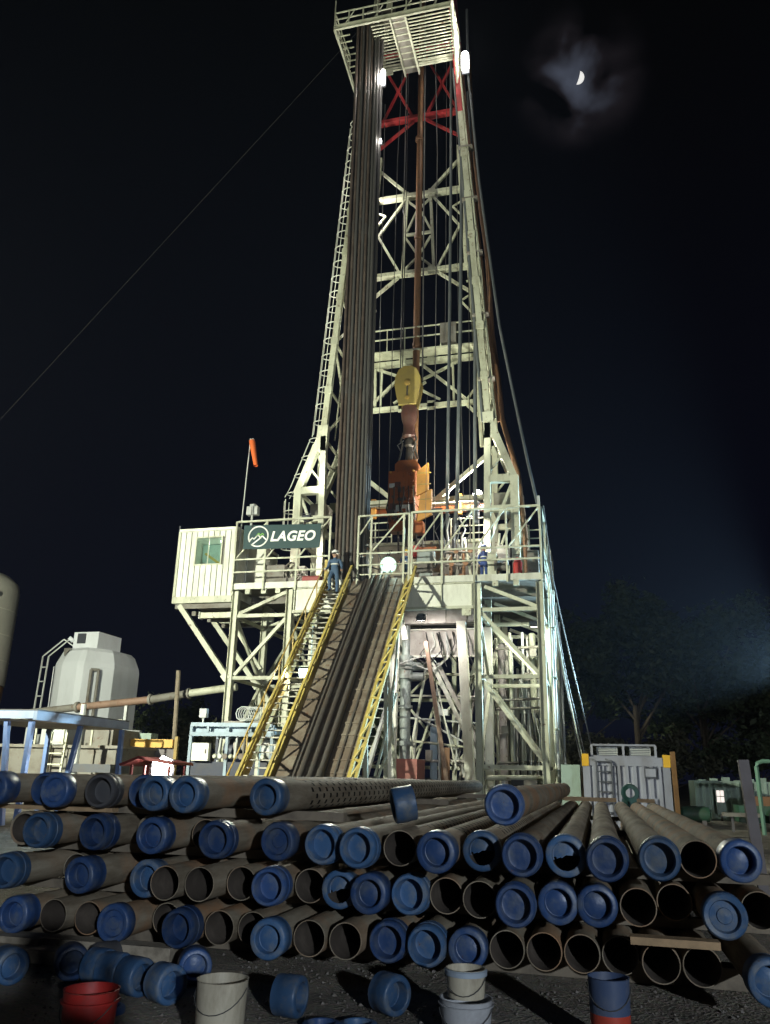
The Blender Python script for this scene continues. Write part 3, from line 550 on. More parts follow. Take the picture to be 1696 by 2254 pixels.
for z in (13.9, 14.6, 15.4, 16.0): boxp('guard_rib', TD, YEL2, -.32, .36, 2.9, 2.94, z, z+.05)
GR = thing('guide_rail', 'rusty brown vertical guide tube running up the middle of the mast', 'rail', (-.72, 4.1, 13))
MB().tube((-.80, 4.1, 13.0), (-.72, 4.1, 24.0), .19, 12).build('tube_section', RUSTP, GR, True); MB().tube((-.72, 4.1, 24.0), (-.66, 4.1, 38), .19, 12).build('tube_section', RUSTP, GR, True); MB().tube((-.66, 4.1, 38), (-.60, 4.1, 54), .17, 12).build('tube_section', RUSTP, GR, True)
for z in (24, 31, 38): MB().lathe((-.70, 4.1, z), (0,0,1), [(.19,-.15),(.24,-.12),(.24,.12),(.19,.15)], 12).build('joint_collar', RUSTP, GR, True)
for i, (x, y, z) in enumerate(((-1.42, 3.35, 21.4), (-.20, 3.35, 21.4), (-1.36, 3.6, 21.4), (-.28, 3.6, 21.4))):
    tag(tube('drilling_line', None, CABLE if i < 2 else BLACK, (x, y, z), (x + .1*(1 if i % 2 else -1)*-.5, y, 55), .035 if i < 2 else .03, 6),
        ['left front fall of the drilling line above the yellow block', 'right front fall of the drilling line above the yellow block', 'left rear fall of the drilling line above the yellow block', 'right rear fall of the drilling line above the yellow block'][i], 'wire rope', 'falls of the drilling line')
# hanging hoses and lines on the right half of the mast
def hang(name, lab, cat, pts, r, m, n=8): return tag(MB().path(pts, r, n).build(name, m, None, True, pts[0]), lab, cat)
hang('mud_hose', 'thick black hose hanging right of the top drive', 'hose', [(1.18,3,12.2),(1.17,3,14.5),(1.30,3,24.2),(1.40,3,34),(1.44,3,44)], .085, HOSE, 10)
hang('mud_hose', 'thick hose hanging second right of the top drive', 'hose', [(1.45,3,11.8),(1.66,3,14.5),(1.88,3,24.2),(2.02,3,34),(2.0,3.2,43)], .10, HOSE, 10)
hang('mud_hose', 'blue-grey hose hanging close beside the right mast leg', 'hose', [(2.62,2.8,13.2),(2.57,2.9,15),(2.66,3,24),(2.70,3,31),(2.4,3.2,40)], .095, HOSE, 10)
hang('tugger_line', 'thin steel line hanging just right of the drill pipe stands', 'wire rope', [(-2.26,3,10),(-2.30,3,14.5),(-2.52,3,24.7),(-2.6,3,40)], .018, CABLE, 6)
hang('tugger_line', 'thin steel line between the two hoses on the right', 'wire rope', [(2.0,2.8,14.6),(1.9,3,20),(1.78,3,25),(1.7,3,44)], .016, CABLE, 6)
hang('tugger_line', 'pale line slanting beside the right hose high in the mast', 'wire rope', [(1.0,3.4,24),(1.06,3.4,34),(1.1,3.4,45)], .014, CABLE, 6)
hang('standpipe', 'rusty orange standpipe bent along the right mast leg', 'pipe', [(4.95,3,9.9),(4.92,3,12.5),(4.80,3,14.0),(4.67,3,15.65),(4.2,3,17.6),(3.95,3,18.7),(3.85,3,20.6),(3.55,3,23.5),(3.42,3.4,26.2),(3.3,3.5,28.8),(3.02,3.5,31.6),(2.6,3.4,37),(2.45,3.2,43)], .13, RUSTP, 10)
hang('mud_hose', 'dark hose draped down the outside of the right mast leg', 'hose', [(5.75,.9,12.9),(5.3,1,15.4),(4.6,1,19.8),(4.15,1,22.7),(3.85,1,25.6),(3.2,1.4,32),(2.6,1.9,40),(2.55,2,45)], .07, HOSE, 8)
hang('guy_wire', 'long thin guy wire slanting down to the far left', 'wire rope', [(-3.9,2,45.4),(-25,2,20.9),(-43,2,.2)], .011, GUYW, 6)
hang('guy_wire', 'guy wire running down right of the substructure to the container', 'wire rope', [(5.95,.4,13.1),(6.15,1.5,10.2),(6.5,2.6,8.0),(7.45,3,2.9),(7.7,3,.6)], .03, CABLE, 6)
for i, (lab, dx, dy) in enumerate((('nearest of the slack cables fanning down beside the right posts', 0, 0), ('middle of the slack cables fanning down beside the right posts', .12, .5), ('farthest of the slack cables fanning down beside the right posts', -.1, 1.0))):
    hang('slack_cable', lab, 'cable', [(6.0,1.2+dy,10.4),(6.15+dx*.3,1.7+dy,8.6),(6.45+dx*.6,2+dy,6.0),(7.05+dx,2+dy,2.5),(7.3+dx,2+dy,.3)], .028, CREAM if i == 0 else CABLE, 6)
for i, (x, y, lab) in enumerate(((-1.9, 3.2, 'dark cable hanging left of the yellow block'), (.45, 3.3, 'dark cable hanging right of the yellow block'), (2.2, 3.6, 'dark cable hanging beside the right hose'), (-3.95, 4.2, 'dark cable hanging behind the drill pipe stands'))):
    hang('hanging_cable', lab, 'cable', [(x, y, 12.5), (x+.05, y, 24), (x+.1, y, 36), (x*.8, y, 46)], .022, CABLE, 6)
# bundle of pale service pipes along the right side of the floor
SB = thing('service_pipe_bundle', 'pale vertical service pipes bundled along the right side of the substructure', 'pipes', (6.1, 4, 0))
for i, (y, r_) in enumerate(((.9,.05),(1.5,.08),(2.3,.06),(4.4,.07),(5.2,.09),(8.2,.06))): tube('pipe', SB, (CREAM, GREYW)[i % 2], (6.02+.05*(i % 3), y, 0.1), (6.02+.05*(i % 3), y, 9.7-.4*(i % 2)), r_, 8)
for i in range(4): boxp('clamp', SB, CREAM, 5.97, 6.19, .8, 1.6, 1.4+i*2.1, 1.46+i*2.1)
RL = thing('floor_side_ladder', 'short pale ladder frame behind the right corner of the floor', 'ladder', (5.1, 4, DZ))
for x in (5.0, 5.62): beam('side_rail', RL, CREAM, (x, 4.2, DZ), (x, 4.2, 13.4), .08)
for i in range(8): beam('rung', RL, CREAM, (5.0, 4.2, 10.2+i*.42), (5.62, 4.2, 10.2+i*.42), .05)

# ---- driller's cabin on the left overhang
Cb = thing('driller_cabin', 'white panelled cabin with a square window overhanging the left of the floor', 'cabin', (-10, 2.6, 9.05))
wx0, wx1, wz0, wz1 = -10.58, -9.28, 10.98, 12.27
cx0, cx1, cz0, cz1 = -11.48, -8.52, 9.40, 12.62
edges = [cx0 + (cx1-cx0)*i/10 for i in range(11)]
for a, b in zip(edges, edges[1:]):
    a2, b2 = a + .022, b - .022
    spans = [(cz0, cz1)] if (b2 < wx0 or a2 > wx1) else [(cz0, wz0 - .05), (wz1 + .05, cz1)]
    for z0, z1 in spans: boxp('wall_panel', Cb, WHITE, a2, b2, 0.0 + random.uniform(0, .012), 0.05, z0, z1)
boxp('wall_core', Cb, DIRTY, cx0, wx0-.04, 0.052, 0.12, cz0, cz1); boxp('wall_core', Cb, DIRTY, wx1+.04, cx1, 0.052, 0.12, cz0, cz1)
boxp('wall_core', Cb, DIRTY, wx0-.04, wx1+.04, 0.052, 0.12, cz0, wz0-.04); boxp('wall_core', Cb, DIRTY, wx0-.04, wx1+.04, 0.052, 0.12, wz1+.04, cz1)
boxp('side_wall', Cb, WHITE, cx0, cx0+.06, .12, 5.2, cz0, cz1); boxp('side_wall', Cb, WHITE, cx1-.06, cx1, .12, 5.2, cz0, cz1); boxp('rear_wall', Cb, WHITE, cx0, cx1, 5.2, 5.26, cz0, cz1)
boxp('cabin_floor', Cb, DIRTY, cx0, cx1, .12, 5.2, cz0-.1, cz0-.02)
boxp('roof', Cb, WHITE, cx0-.06, cx1+.06, -.06, 5.3, cz1, cz1+.14)
boxp('base_beam', Cb, CREAM, cx0-.06, cx1+.02, -.10, .12, 9.07, 9.38); boxp('base_beam', Cb, CREAM, cx0-.06, cx1+.02, 5.1, 5.3, 9.07, 9.38)
for x in (cx0-.05, cx1-.02): boxp('corner_post', Cb, CREAM, x-.04, x+.08, -.05, .05, 9.385, cz1-.002)
wf = MB()
for a in ((wx0-.07, wx1+.07, wz1, wz1+.07), (wx0-.07, wx1+.07, wz0-.07, wz0), (wx0-.07, wx0, wz0, wz1), (wx1, wx1+.07, wz0, wz1)): wf.box(a[0], a[1], -.03, .06, a[2], a[3])
win = wf.build('window', CREAM, Cb)
boxp('mullion', win, CREAM, -9.96, -9.92, -.01, .04, wz0, wz1)
gm_ = bpy.data.materials.new('window_glass'); gm_.use_nodes = True; b_ = gm_.node_tree.nodes['Principled BSDF']; b_.inputs['Base Color'].default_value = (.75, .9, .82, 1); b_.inputs['Transmission Weight'].default_value = 1; b_.inputs['Roughness'].default_value = .03; b_.inputs['IOR'].default_value = 1.3
for a, b in ((wx0+.003, -9.965), (-9.915, wx1-.003)): MB().box(a, b, .01, .018, wz0+.003, wz1-.003).build('pane', gm_, win)
# things seen in the lit cabin
boxp('inner_panel', Cb, mat('cab_interior', (.36, .48, .43), .6), cx0+.1, cx1-.1, 2.2, 2.3, cz0, cz1-.02)
beam('inner_brace', Cb, YELLOW, (-11.0, 1.8, 12.0), (-9.4, 1.8, 10.9), .12)
boxp('post', Cb, DKGREY, cx0-.12, cx0-.06, -.03, .03, 9.1, 12.95)
lamp(thing('cabin_lamp', 'ceiling lamp inside the white cabin behind its window', 'lamp', (-9.6, 1.2, 12.4)), (-9.6, 1.2, 12.25), None, 150, (.85, 1, .9), .1)
boxp('diffuser', bpy.data.objects['cabin_lamp'], LAMPT, -9.9, -9.3, 1.1, 1.3, 12.38, 12.44)

# ---- wind-wall railings along the floor edge
def railing(label, xs, y, ztop, rails, diag, m=CREAM, door=None):
    t = thing('guard_rail', label, 'railing', (xs[0], y, DZ), 'guard rails round the drill floor')
    for i, x in enumerate(xs): beam('rail_post', t, m, (x, y, DZ-.3), (x, y, ztop + (.0 if 0 < i < len(xs)-1 else .03)), .085)
    for z, w_ in rails: beam('rail', t, m, (xs[0]+.045, y, z), (xs[-1]-.045, y, z), w_)
    for (xa, za), (xb, zb) in diag: beam('rail_brace', t, m, (xa, y+.05, za), (xb, y+.05, zb), .06)
    return t
ZT = 12.92
railing('braced railing behind the dark green banner left of the pipe stands', [-8.45, -6.90, -5.32, -3.74], -.20, ZT, ((ZT, .09), (11.05, .07), (10.44, .07)),
        [((-8.4, 11.1), (-6.95, 12.85)), ((-6.85, 11.1), (-5.4, 12.85)), ((-5.25, 11.1), (-3.8, 12.85))])
railing('gate railing between the pipe stands and the bright floodlight', [-2.38, -1.77, -.25, .0], -.20, ZT-.05, ((ZT-.05, .08), (11.08, .06), (10.54, .06), (10.1, .05)),
        [((-2.33, 12.0), (-1.8, 12.8)), ((-1.72, 11.2), (-.3, 12.8))])
railing('long braced railing along the right half of the floor', [.12, 1.49, 2.91, 4.34, 5.80], -.20, ZT, ((ZT, .09), (11.10, .075), (10.55, .075)),
        [((.2, 11.15), (1.42, 12.85)), ((1.58, 11.15), (2.84, 12.85)), ((2.98, 11.15), (4.27, 12.85)), ((4.42, 11.15), (5.74, 12.85))])
t = railing('side railing running back from the right corner of the floor', [5.86, 5.861], 0.1, ZT, (), [])
for y in (2.2, 4.6, 7.0, 9.4): beam('rail_post', t, CREAM, (5.86, y, DZ-.3), (5.86, y, ZT), .08)
for z in (ZT, 11.1, 10.55): beam('rail', t, CREAM, (5.86, .15, z), (5.86, 9.4, z), .07)
for y in (2.2, 4.6, 7.0): beam('rail_brace', t, CREAM, (5.88, y+.1, 11.1), (5.88, y+2.3, 12.8), .05)
beam('corner_mast', t, GREYW, (5.84, .35, DZ), (5.74, .35, 13.55), .12)

# ---- banner
Sg = thing('company_banner', 'dark green banner with white LAGEO lettering and mountain logo on the railing', 'sign', (-6.1, -.30, 11.47))
MB().prism([(-8.0,-.32,11.52),(-4.19,-.32,11.43),(-4.17,-.32,12.58),(-8.03,-.32,12.70)], (0, .035, 0)).build('banner_board', TEAL, Sg)
def plate(name, m, pts, z=0): return MB().prism([(x, -.345, y) for x, y in pts], (0, .018, 0)).build(name, m, Sg)
ccx, ccz, ro, ri = -7.26, 12.11, .52, .455
ring = MB(); a0, a1 = R(-128), R(212); nn = 40
outer = [(ccx + ro*1.0*math.cos(a0+(a1-a0)*i/nn), ccz + ro*math.sin(a0+(a1-a0)*i/nn)) for i in range(nn+1)]
inner = [(ccx + ri*1.0*math.cos(a0+(a1-a0)*i/nn), ccz + ri*math.sin(a0+(a1-a0)*i/nn)) for i in range(nn+1)]
for i in range(nn): ring.prism([(p[0], -.345, p[1]) for p in (outer[i], outer[i+1], inner[i+1], inner[i])], (0, .018, 0))
ring.build('logo_ring', LETTER, Sg)
def stroke(name, m, pts, w):
    b = MB()
    for (xa, za), (xb, zb) in zip(pts, pts[1:]): b.beam((xa, -.335, za), (xb, -.335, zb), w, .02, (0,1,0)) if False else b.sweep((xa, -.336, za), (xb, -.336, zb), BOXP, w, .018, (0,1,0))
    return b.build(name, m, Sg)
stroke('logo_peak', LETTER, [(-7.70,11.90),(-7.55,12.06),(-7.47,11.98),(-7.28,12.20),(-7.12,12.0)], .055)
stroke('logo_slope', LETTER, [(-7.58,11.70),(-7.22,11.97),(-7.06,12.13),(-6.84,11.92)], .06)
stroke('logo_green_peak', LGREEN, [(-7.40,12.10),(-7.25,12.27),(-7.16,12.15),(-7.06,12.26),(-6.98,12.16)], .045)
def text(body, size, loc, m, parent, name='lettering', bold=.02, shear=.25, rz=0.0, ext=.008):
    c = bpy.data.curves.new('t', 'FONT'); c.body = body; c.size = size; c.offset = bold; c.shear = shear; c.extrude = ext; c.space_character = 1.08
    o = bpy.data.objects.new('t', c); COL.objects.link(o)
    dg = bpy.context.evaluated_depsgraph_get(); me = bpy.data.meshes.new_from_object(o.evaluated_get(dg)); bpy.data.objects.remove(o)
    me.materials.clear(); me.materials.append(m); me.transform(Matrix.Rotation(PI/2, 4, 'X'))
    ob = bpy.data.objects.new(name, me); COL.objects.link(ob); ob.parent = parent; ob.location = V(loc) - parent_org(parent)
    return ob
tx = text('LAGEO', .66, (-6.66, -.335, 11.86), LETTER, Sg, shear=.2)
wd = max(v.co.x for v in tx.data.vertices) - min(v.co.x for v in tx.data.vertices); tx.scale.x = 2.22 / wd; tx.rotation_euler[1] = R(1.3)
# tie straps
for x in (-7.6, -5.0): boxp('strap', Sg, BLACK, x-.02, x+.02, -.36, -.15, 12.55, 12.75)

# ---- windsock, loudspeaker box
Wk = thing('windsock', 'orange windsock drooping from a thin pole above the cabin', 'windsock', (-8.4, 0, 12.9))
tube('pole', Wk, GREYW, (-8.42, .05, 10.0), (-8.24, .05, 17.35), .03, 8)
MB().lathe((-8.16, .05, 17.25), (.23, 0, -1), [(.13,0),(.15,.1),(.14,.5),(.12,.9),(.10,1.42)], 12).build('sock', SOCK, Wk, True)
MB().path([(-8.24,.05,17.3),(-8.10,.05,17.36),(-8.02,.05,17.25)], .015).build('ring_arm', GREYW, Wk)
Sp = thing('horn_box', 'pale grey box on a short post behind the banner railing', 'box', (-8.35, 1, DZ))
beam('post', Sp, GREYW, (-8.4, 1, DZ), (-8.25, 1, 13.7), .08); boxp('body', Sp, GREYW, -8.5, -8.24, .8, 1.1, 13.62, 14.05); boxp('body', Sp, GREYW, -8.2, -7.92, .8, 1.1, 13.62, 14.05); boxp('cap', Sp, GREYW, -8.36, -8.06, .85, 1.05, 14.06, 14.18)

# ---- V-door ramp with lattice kerbs
def rp(x, s, up=0.0):   # a point s metres down the slope, up metres off its face
    return V((x, -s*0.688 - up*.726, 9.86 - s*0.726 + up*.688))
RLEN = 13.3
Rm = thing('pipe_ramp', 'steep brown steel pipe ramp with a yellow lattice kerb on its right', 'ramp', tuple(rp(-1.4, RLEN)))
MB().add([rp(-2.66,-.15),rp(-.12,-.15),rp(-.12,RLEN),rp(-2.66,RLEN),rp(-2.66,-.15,-.12),rp(-.12,-.15,-.12),rp(-.12,RLEN,-.12),rp(-2.66,RLEN,-.12)],
         [(0,1,2,3),(7,6,5,4),(0,4,5,1),(1,5,6,2),(2,6,7,3),(3,7,4,0)]).build('ramp_plate', RAMP, Rm)
nrm_ = (0, -.726, .688)
for x in (-2.6, -2.08, -.22): beam('ramp_girder', Rm, RAMP, rp(x, -.1, -.32), rp(x, RLEN, -.32), .16, .38, IPROF, nrm_)
for s in [1+i*1.15 for i in range(11)]: beam('ramp_cleat', Rm, STEEL, rp(-2.6, s, .02), rp(-2.05, s, .02), .05, .04, BOXP, nrm_)
for i in range(22): beam('ramp_rib', Rm, RAMP, rp(-.92, .4+i*.58, .012), rp(-.18, .4+i*.58, .012), .05, .03, BOXP, nrm_)
for x in (-.95, -.62, -.3): beam('skid_strip', Rm, STEEL, rp(x, -.1, .02), rp(x, RLEN, .02), .06, .05, BOXP, nrm_)
beam('skid_strip', Rm, STEEL, rp(-2.02, -.1, .03), rp(-2.02, RLEN, .03), .10, .08, BOXP, nrm_)
def lattice(p, x, s0, s1, hgt, m, w=.075, step=.55, base=0.0, dx=0.0):
    beam('kerb_chord', p, m, rp(x, s0, base+.05), rp(x, s1, base+.05), w*1.3, w*1.3, BOXP, nrm_); beam('kerb_chord', p, m, rp(x+dx, s0, base+hgt), rp(x+dx, s1, base+hgt), w*1.2, w*1.2, BOXP, nrm_)
    s = s0 + .1; k = 0
    while s + step < s1:
        a, b = (base+.08, base+hgt-.03) if k % 2 == 0 else (base+hgt-.03, base+.08)
        beam('kerb_lacing', p, m, rp(x+(dx if k % 2 else 0), s, a), rp(x+(0 if k % 2 else dx), s+step, b), w*.75, w*.75, BOXP, nrm_); s += step; k += 1
lattice(Rm, -.10, -.25, RLEN-.4, .50, YELLOW, .085, .50, 0, .42)
boxp('ramp_foot', Rm, RAMP, -3.0, .3, -9.7, -8.7, .02, .35)
for i, (x, lab) in enumerate(((-1.72, 'left one of the dark drill pipes lying on the ramp'), (-1.38, 'middle one of the dark drill pipes lying on the ramp'), (-1.06, 'right one of the dark drill pipes lying on the ramp'))):
    a, b = rp(x, -.6 if i else -.3, .13), rp(x, RLEN-.9-.3*i, .13)
    tt = thing('ramp_drill_pipe', lab, 'drill pipe', tuple(b), 'drill pipes lying on the ramp'); tube('pipe_body', tt, STEEL, b, a, .11, 12); MB().tube(b, b.lerp(a, .03), .13, 12).build('tool_joint', STEEL, tt, True); MB().tube(b.lerp(a, .97), a, .13, 12).build('tool_joint', STEEL, tt, True)

# ---- stairway beside the ramp
St = thing('stairway', 'steep yellow stairway with open treads left of the ramp', 'stairs', tuple(rp(-3.3, RLEN)))
for x in (-3.82, -2.86): beam('stringer', St, YEL2, rp(x, -.1, -.1), rp(x, RLEN-.1, -.1), .09, .40, CPROF, nrm_)
nt_ = 36
for i in range(nt_):
    p = rp(-3.34, .3 + i*(RLEN-.6)/nt_, -.02); boxp('tread', St, mat('tread_pale', (.45, .43, .36), .55, dirt=.35), -3.77, -2.91, p.y-.12, p.y+.12, p.z-.02, p.z+.02)
lattice(St, -3.84, -.2, RLEN-.2, .38, YELLOW, .07, .62, .06, .10)
beam('side_plate', St, YEL2, rp(-3.90, -.1, -.02), rp(-3.90, RLEN-.1, -.02), .03, .55, BOXP, nrm_)
lattice(St, -2.80, -.2, RLEN-.2, .62, YELLOW, .08, .62, .06, .20)
beam('hand_rail', St, YEL2, rp(-3.86, -.2, .78), rp(-3.86, RLEN-.2, .78), .04, .04, BOXP, nrm_)
for i in range(8): s = .1 + i*(RLEN-.4)/7; q = rp(-3.86, s, 0); beam('rail_post', St, YEL2, q, q + V((0, -.02, 1.10)), .04)
for i in range(3): beam('stair_support', St, CREAM, rp(-3.82, 3+i*3.5, -.25), V(rp(-3.82, 3+i*3.5, -.25)) * V((1,1,0)) if False else V((rp(-3.82, 3+i*3.5)[0], rp(-3.82, 3+i*3.5)[1], .05)), .12)
# struts under the ramp
for x in (-2.5, -.3):
    for s in (4.5, 8.5): q = rp(x, s, -.5); beam('ramp_strut', Rm, CREAM, q, (x, q.y+.4, .05), .14)
    beam('ramp_strut', Rm, CREAM, rp(x, 4.5, -.5), (x, -.6, 1.0), .10)
for z0_ in (0, 1, 2, 3): beam('ramp_strut', Rm, CREAM, (-.3, -5.2+z0_*1.2, .2+z0_*1.3), (-.3, -1.0+z0_*.1, 3.4+z0_*1.4), .08)

# ---- equipment standing on the drill floor
Dw = thing('drawworks', 'beige drawworks housing with rails on top at the back of the floor', 'drawworks', (-.5, 7, DZ))
boxp('housing', Dw, mat('drawworks_beige', (.42, .38, .28), .55, dirt=.4, rust=.2), -4.2, 3.0, 5.8, 8.6, DZ+.01, 13.1)
boxp('cover_lip', Dw, CREAM, -4.3, 3.1, 5.6, 8.7, 13.102, 13.25)
boxp('lower_cover', Dw, PINKW, .4, 2.9, 5.2, 5.79, 12.0, 12.9); boxp('gap_shade_block', Dw, BLACK, .5, 2.8, 5.4, 5.795, 10.6, 11.8)  # black block stands in for the shade inside a gap
for x in (-4.1, -3.2, -2.3, .9, 1.9, 2.9): beam('rail_post', Dw, CREAM, (x, 5.7, 13.25), (x, 5.7, 14.4), .06)
for z in (13.6, 14.0, 14.4): beam('rail', Dw, CREAM, (-4.1, 5.7, z), (-2.3, 5.7, z), .055); beam('rail', Dw, CREAM, (.9, 5.7, z), (2.9, 5.7, z), .055)
Bm = thing('orange_cross_beam', 'orange beam with lamplight painted white on top spanning behind the top drive', 'beam', (-1, 7, 15.2))
boxp('beam_web', Bm, ORANGE, -4.9, 3.0, 6.9, 7.2, 15.22, 15.6); boxp('painted_lit_top', Bm, WHITE, -4.9, 3.0, 6.5, 7.3, 15.602, 15.8)  # top piece is white to carry the lamp's light in its colour
for x in (-3.6, 1.2): boxp('beam_post', Bm, GUARDO, x-.12, x+.12, 6.6, 6.88, 15.0, 16.1)
for x in (-4.7, 2.8): beam('beam_leg', Bm, CREAM, (x, 7.05, 13.25), (x, 7.05, 15.22), .2)
Rg = thing('iron_roughneck', 'grey-green iron roughneck standing at the well centre', 'machine', (.4, 1.6, DZ))
boxp('column', Rg, BOPG, .12, .66, 1.5, 2.0, DZ+.01, 11.45); boxp('head', Rg, BOPG, .02, .78, 1.35, 2.1, 11.0, 11.6); boxp('jaw', Rg, STEEL, .05, .75, 1.2, 1.5, 10.5, 10.9)
for i in range(5): boxp('rib', Rg, STEEL, .10, .68, 1.44, 1.49, 10.0+i*.28, 10.08+i*.28)
MB().path([(.7,1.5,11.4),(1.0,1.4,10.9),(1.4,1.4,10.95),(1.6,1.5,11.3)], .035).build('hose', GREYW, Rg, True)
Mn = thing('choke_manifold', 'rusty red valve manifold behind the right railing', 'manifold', (1.9, 1.8, DZ))
for i, x in enumerate((1.55, 1.85, 2.15)): tube('pipe_run', Mn, RUSTP if i != 1 else DIRTY, (x, 1.8, DZ+.01), (x, 1.8, 11.6), .08, 8)
for z in (10.3, 10.9, 11.5): tube('pipe_run', Mn, DIRTY, (1.3, 1.75, z), (2.6, 1.75, z), .06, 8)
for i in range(6): MB().lathe((1.4+.22*i, 1.65, 10.3+.6*(i % 3)), (0,-1,0), [(0,.12),(.12,.12),(.12,.09),(.04,.09),(.04,0)], 12).build('valve_wheel', RUSTP, Mn, True)
beam('frame_leg', Mn, CREAM, (2.55, 1.8, DZ+.01), (2.2, 1.8, 12.2), .1); beam('frame_leg', Mn, CREAM, (2.55, 2.4, DZ+.01), (2.9, 2.2, 12.2), .1)
Fx = thing('fire_extinguisher', 'red fire extinguisher cylinder behind the right end of the railing', 'extinguisher', (4.72, .6, DZ))
MB().lathe((4.72, .6, DZ), (0,0,1), [(0,.01),(.19,.01),(.2,.06),(.2,.72),(.14,.86),(.05,.9),(.05,.98),(0,.98)], 16).build('cylinder', REDB, Fx, True); boxp('valve_head', Fx, STEEL, 4.64, 4.80, .55, .65, DZ+.98, DZ+1.08)
Tg = thing('tugger_winch', 'grey tugger winch and tool frame by the right mast leg', 'winch', (4.0, 1.2, DZ))
boxp('frame', Tg, CREAM, 3.35, 3.75, 1.0, 1.5, DZ+.01, 11.2); MB().lathe((3.95, 1.25, 10.6), (1,0,0), [(.0,-.3),(.36,-.3),(.36,-.24),(.2,-.24),(.2,.24),(.36,.24),(.36,.3),(0,.3)], 18).build('drum', DIRTY, Tg, True)
boxp('motor', Tg, PINKW, 3.7, 4.3, 1.6, 2.0, 11.0, 11.7); boxp('leg', Tg, CREAM, 4.2, 4.34, 1.0, 1.14, DZ+.01, 10.6); boxp('cabinet', Tg, DIRTY, 5.1, 5.6, 1.2, 1.7, DZ+.01, 11.3)
Cf = thing('white_control_cabinet', 'tall white cabinet seen through the railing below the banner', 'cabinet', (-7.8, 1.5, DZ))
boxp('body', Cf, WHITE, -8.0, -7.55, 1.3, 1.8, DZ+.01, 12.1); boxp('shelf', Cf, DIRTY, -7.5, -6.6, 1.5, 2.2, DZ+.01, 11.2)
Mc = thing('hose_reel', 'grey hose coil and red boxes on the floor left of the stands', 'equipment', (-6, 1.8, DZ))
boxp('base', Mc, DIRTY, -6.9, -5.9, 1.4, 2.3, DZ+.01, 10.5)
for i in range(5): MB().path([(-6.3+(.7-.06*i)*math.cos(a)*.6+.16*i, 1.6+.12*math.cos(3*a)+.05*i, 10.85-.1*i+(.45-.05*i)*math.sin(a)) for a in [2*PI*q/16 for q in range(16)]], .05, 6, True).build('hose_loop', DIRTY, Mc, True)
boxp('tool_box', Mc, mat('dull_red_box', (.20, .04, .035), .6, dirt=.4), -5.6, -4.7, 1.4, 2.0, DZ+.01, 10.55); boxp('tool_box', Mc, DIRTY, -4.6, -4.0, 1.5, 2.0, DZ+.01, 10.4); beam('yellow_post', Mc, YELLOW, (-4.05, .3, DZ), (-4.05, .3, 11.0), .09)

rk = random.Random(3)
Tr = thing('tool_rack', 'dark rack of short tool pipes behind the long right railing', 'rack', (2.9, 2.6, DZ))
for i in range(9): tube('tool_pipe', Tr, (STEEL, DIRTY, CREAM, RUSTP)[i % 4], (2.75+.13*i, 2.5+.1*(i % 2), DZ+.01), (2.75+.13*i+rk.uniform(-.1,.1), 2.5, DZ+1.1+rk.uniform(0, 1.2)), .045, 8)
for z in (10.5, 11.2): beam('rack_bar', Tr, STEEL, (2.65, 2.42, z), (3.95, 2.42, z), .06)
Hp = thing('hydraulic_unit', 'boxy grey hydraulic unit with hoses behind the railing centre', 'machine', (1.2, 3.2, DZ))
boxp('cabinet', Hp, DIRTY, .85, 1.35, 3.0, 3.8, DZ+.01, 11.5); boxp('cabinet', Hp, STEEL, 1.4, 2.2, 3.2, 3.9, DZ+.01, 11.2); boxp('top_tray', Hp, CREAM, .8, 2.3, 2.95, 3.9, 11.52, 11.6)
for i in range(7): MB().path([(.9+.2*i, 2.9, 11.6), (.85+.22*i, 2.7, 12.3+.1*(i % 3)), (.6+.3*i, 2.8, 12.9), (1.0+.15*i, 3.0, 13.6)], .03+.01*(i % 2), 6).build('hose', (BLACK, HOSE, GREYW)[i % 3], Hp, True)
Tn = thing('pipe_tongs', 'red-brown pipe tongs hanging over the floor beside the top drive', 'tongs', (.1, 2.4, 11.4))
boxp('tong_arm', Tn, ORANGE, -.3, .75, 2.3, 2.5, 11.75, 11.98); boxp('tong_jaw', Tn, RED, -.42, -.1, 2.2, 2.6, 11.5, 12.05); tube('hanging_line', Tn, CABLE, (.2, 2.4, 11.9), (.25, 2.4, 20), .012, 6); beam('red_lever', Tn, RED, (-.28, 1.0, 10.5), (-.12, 1.0, 12.0), .05)
Cl = thing('cable_clutter', 'tangle of pipes and cables between the mast feet on the floor', 'cables', (-.5, 4.4, DZ))
for i in range(16):
    x = rk.uniform(-7.2, 5.0); y = rk.uniform(3.2, 5.2); tube('riser_pipe', Cl, (CREAM, DIRTY, STEEL, GREYW, PINKW)[i % 5], (x, y, DZ+.01), (x+rk.uniform(-.25,.25), y, DZ+rk.uniform(1.2, 3.3)), rk.uniform(.03, .09), 7)
for i in range(10):
    x = rk.uniform(-7, 4.5); y = rk.uniform(3, 5); w_ = rk.uniform(.25, .8); boxp('crate', Cl, (DIRTY, STEEL, PINKW, CREAM, RUSTP)[i % 5], x, x+w_, y, y+.5, DZ+.012, DZ+rk.uniform(.5, 1.7))
for i in range(8):
    x = rk.uniform(-6.5, 4); MB().path([(x, 3.6, DZ+2.6), (x+.4, 3.5, DZ+1.6), (x+1.0, 3.5, DZ+1.4), (x+1.5, 3.6, DZ+2.4)], .035, 6).build('slack_hose', (BLACK, HOSE, GREYW)[i % 3], Cl, True)
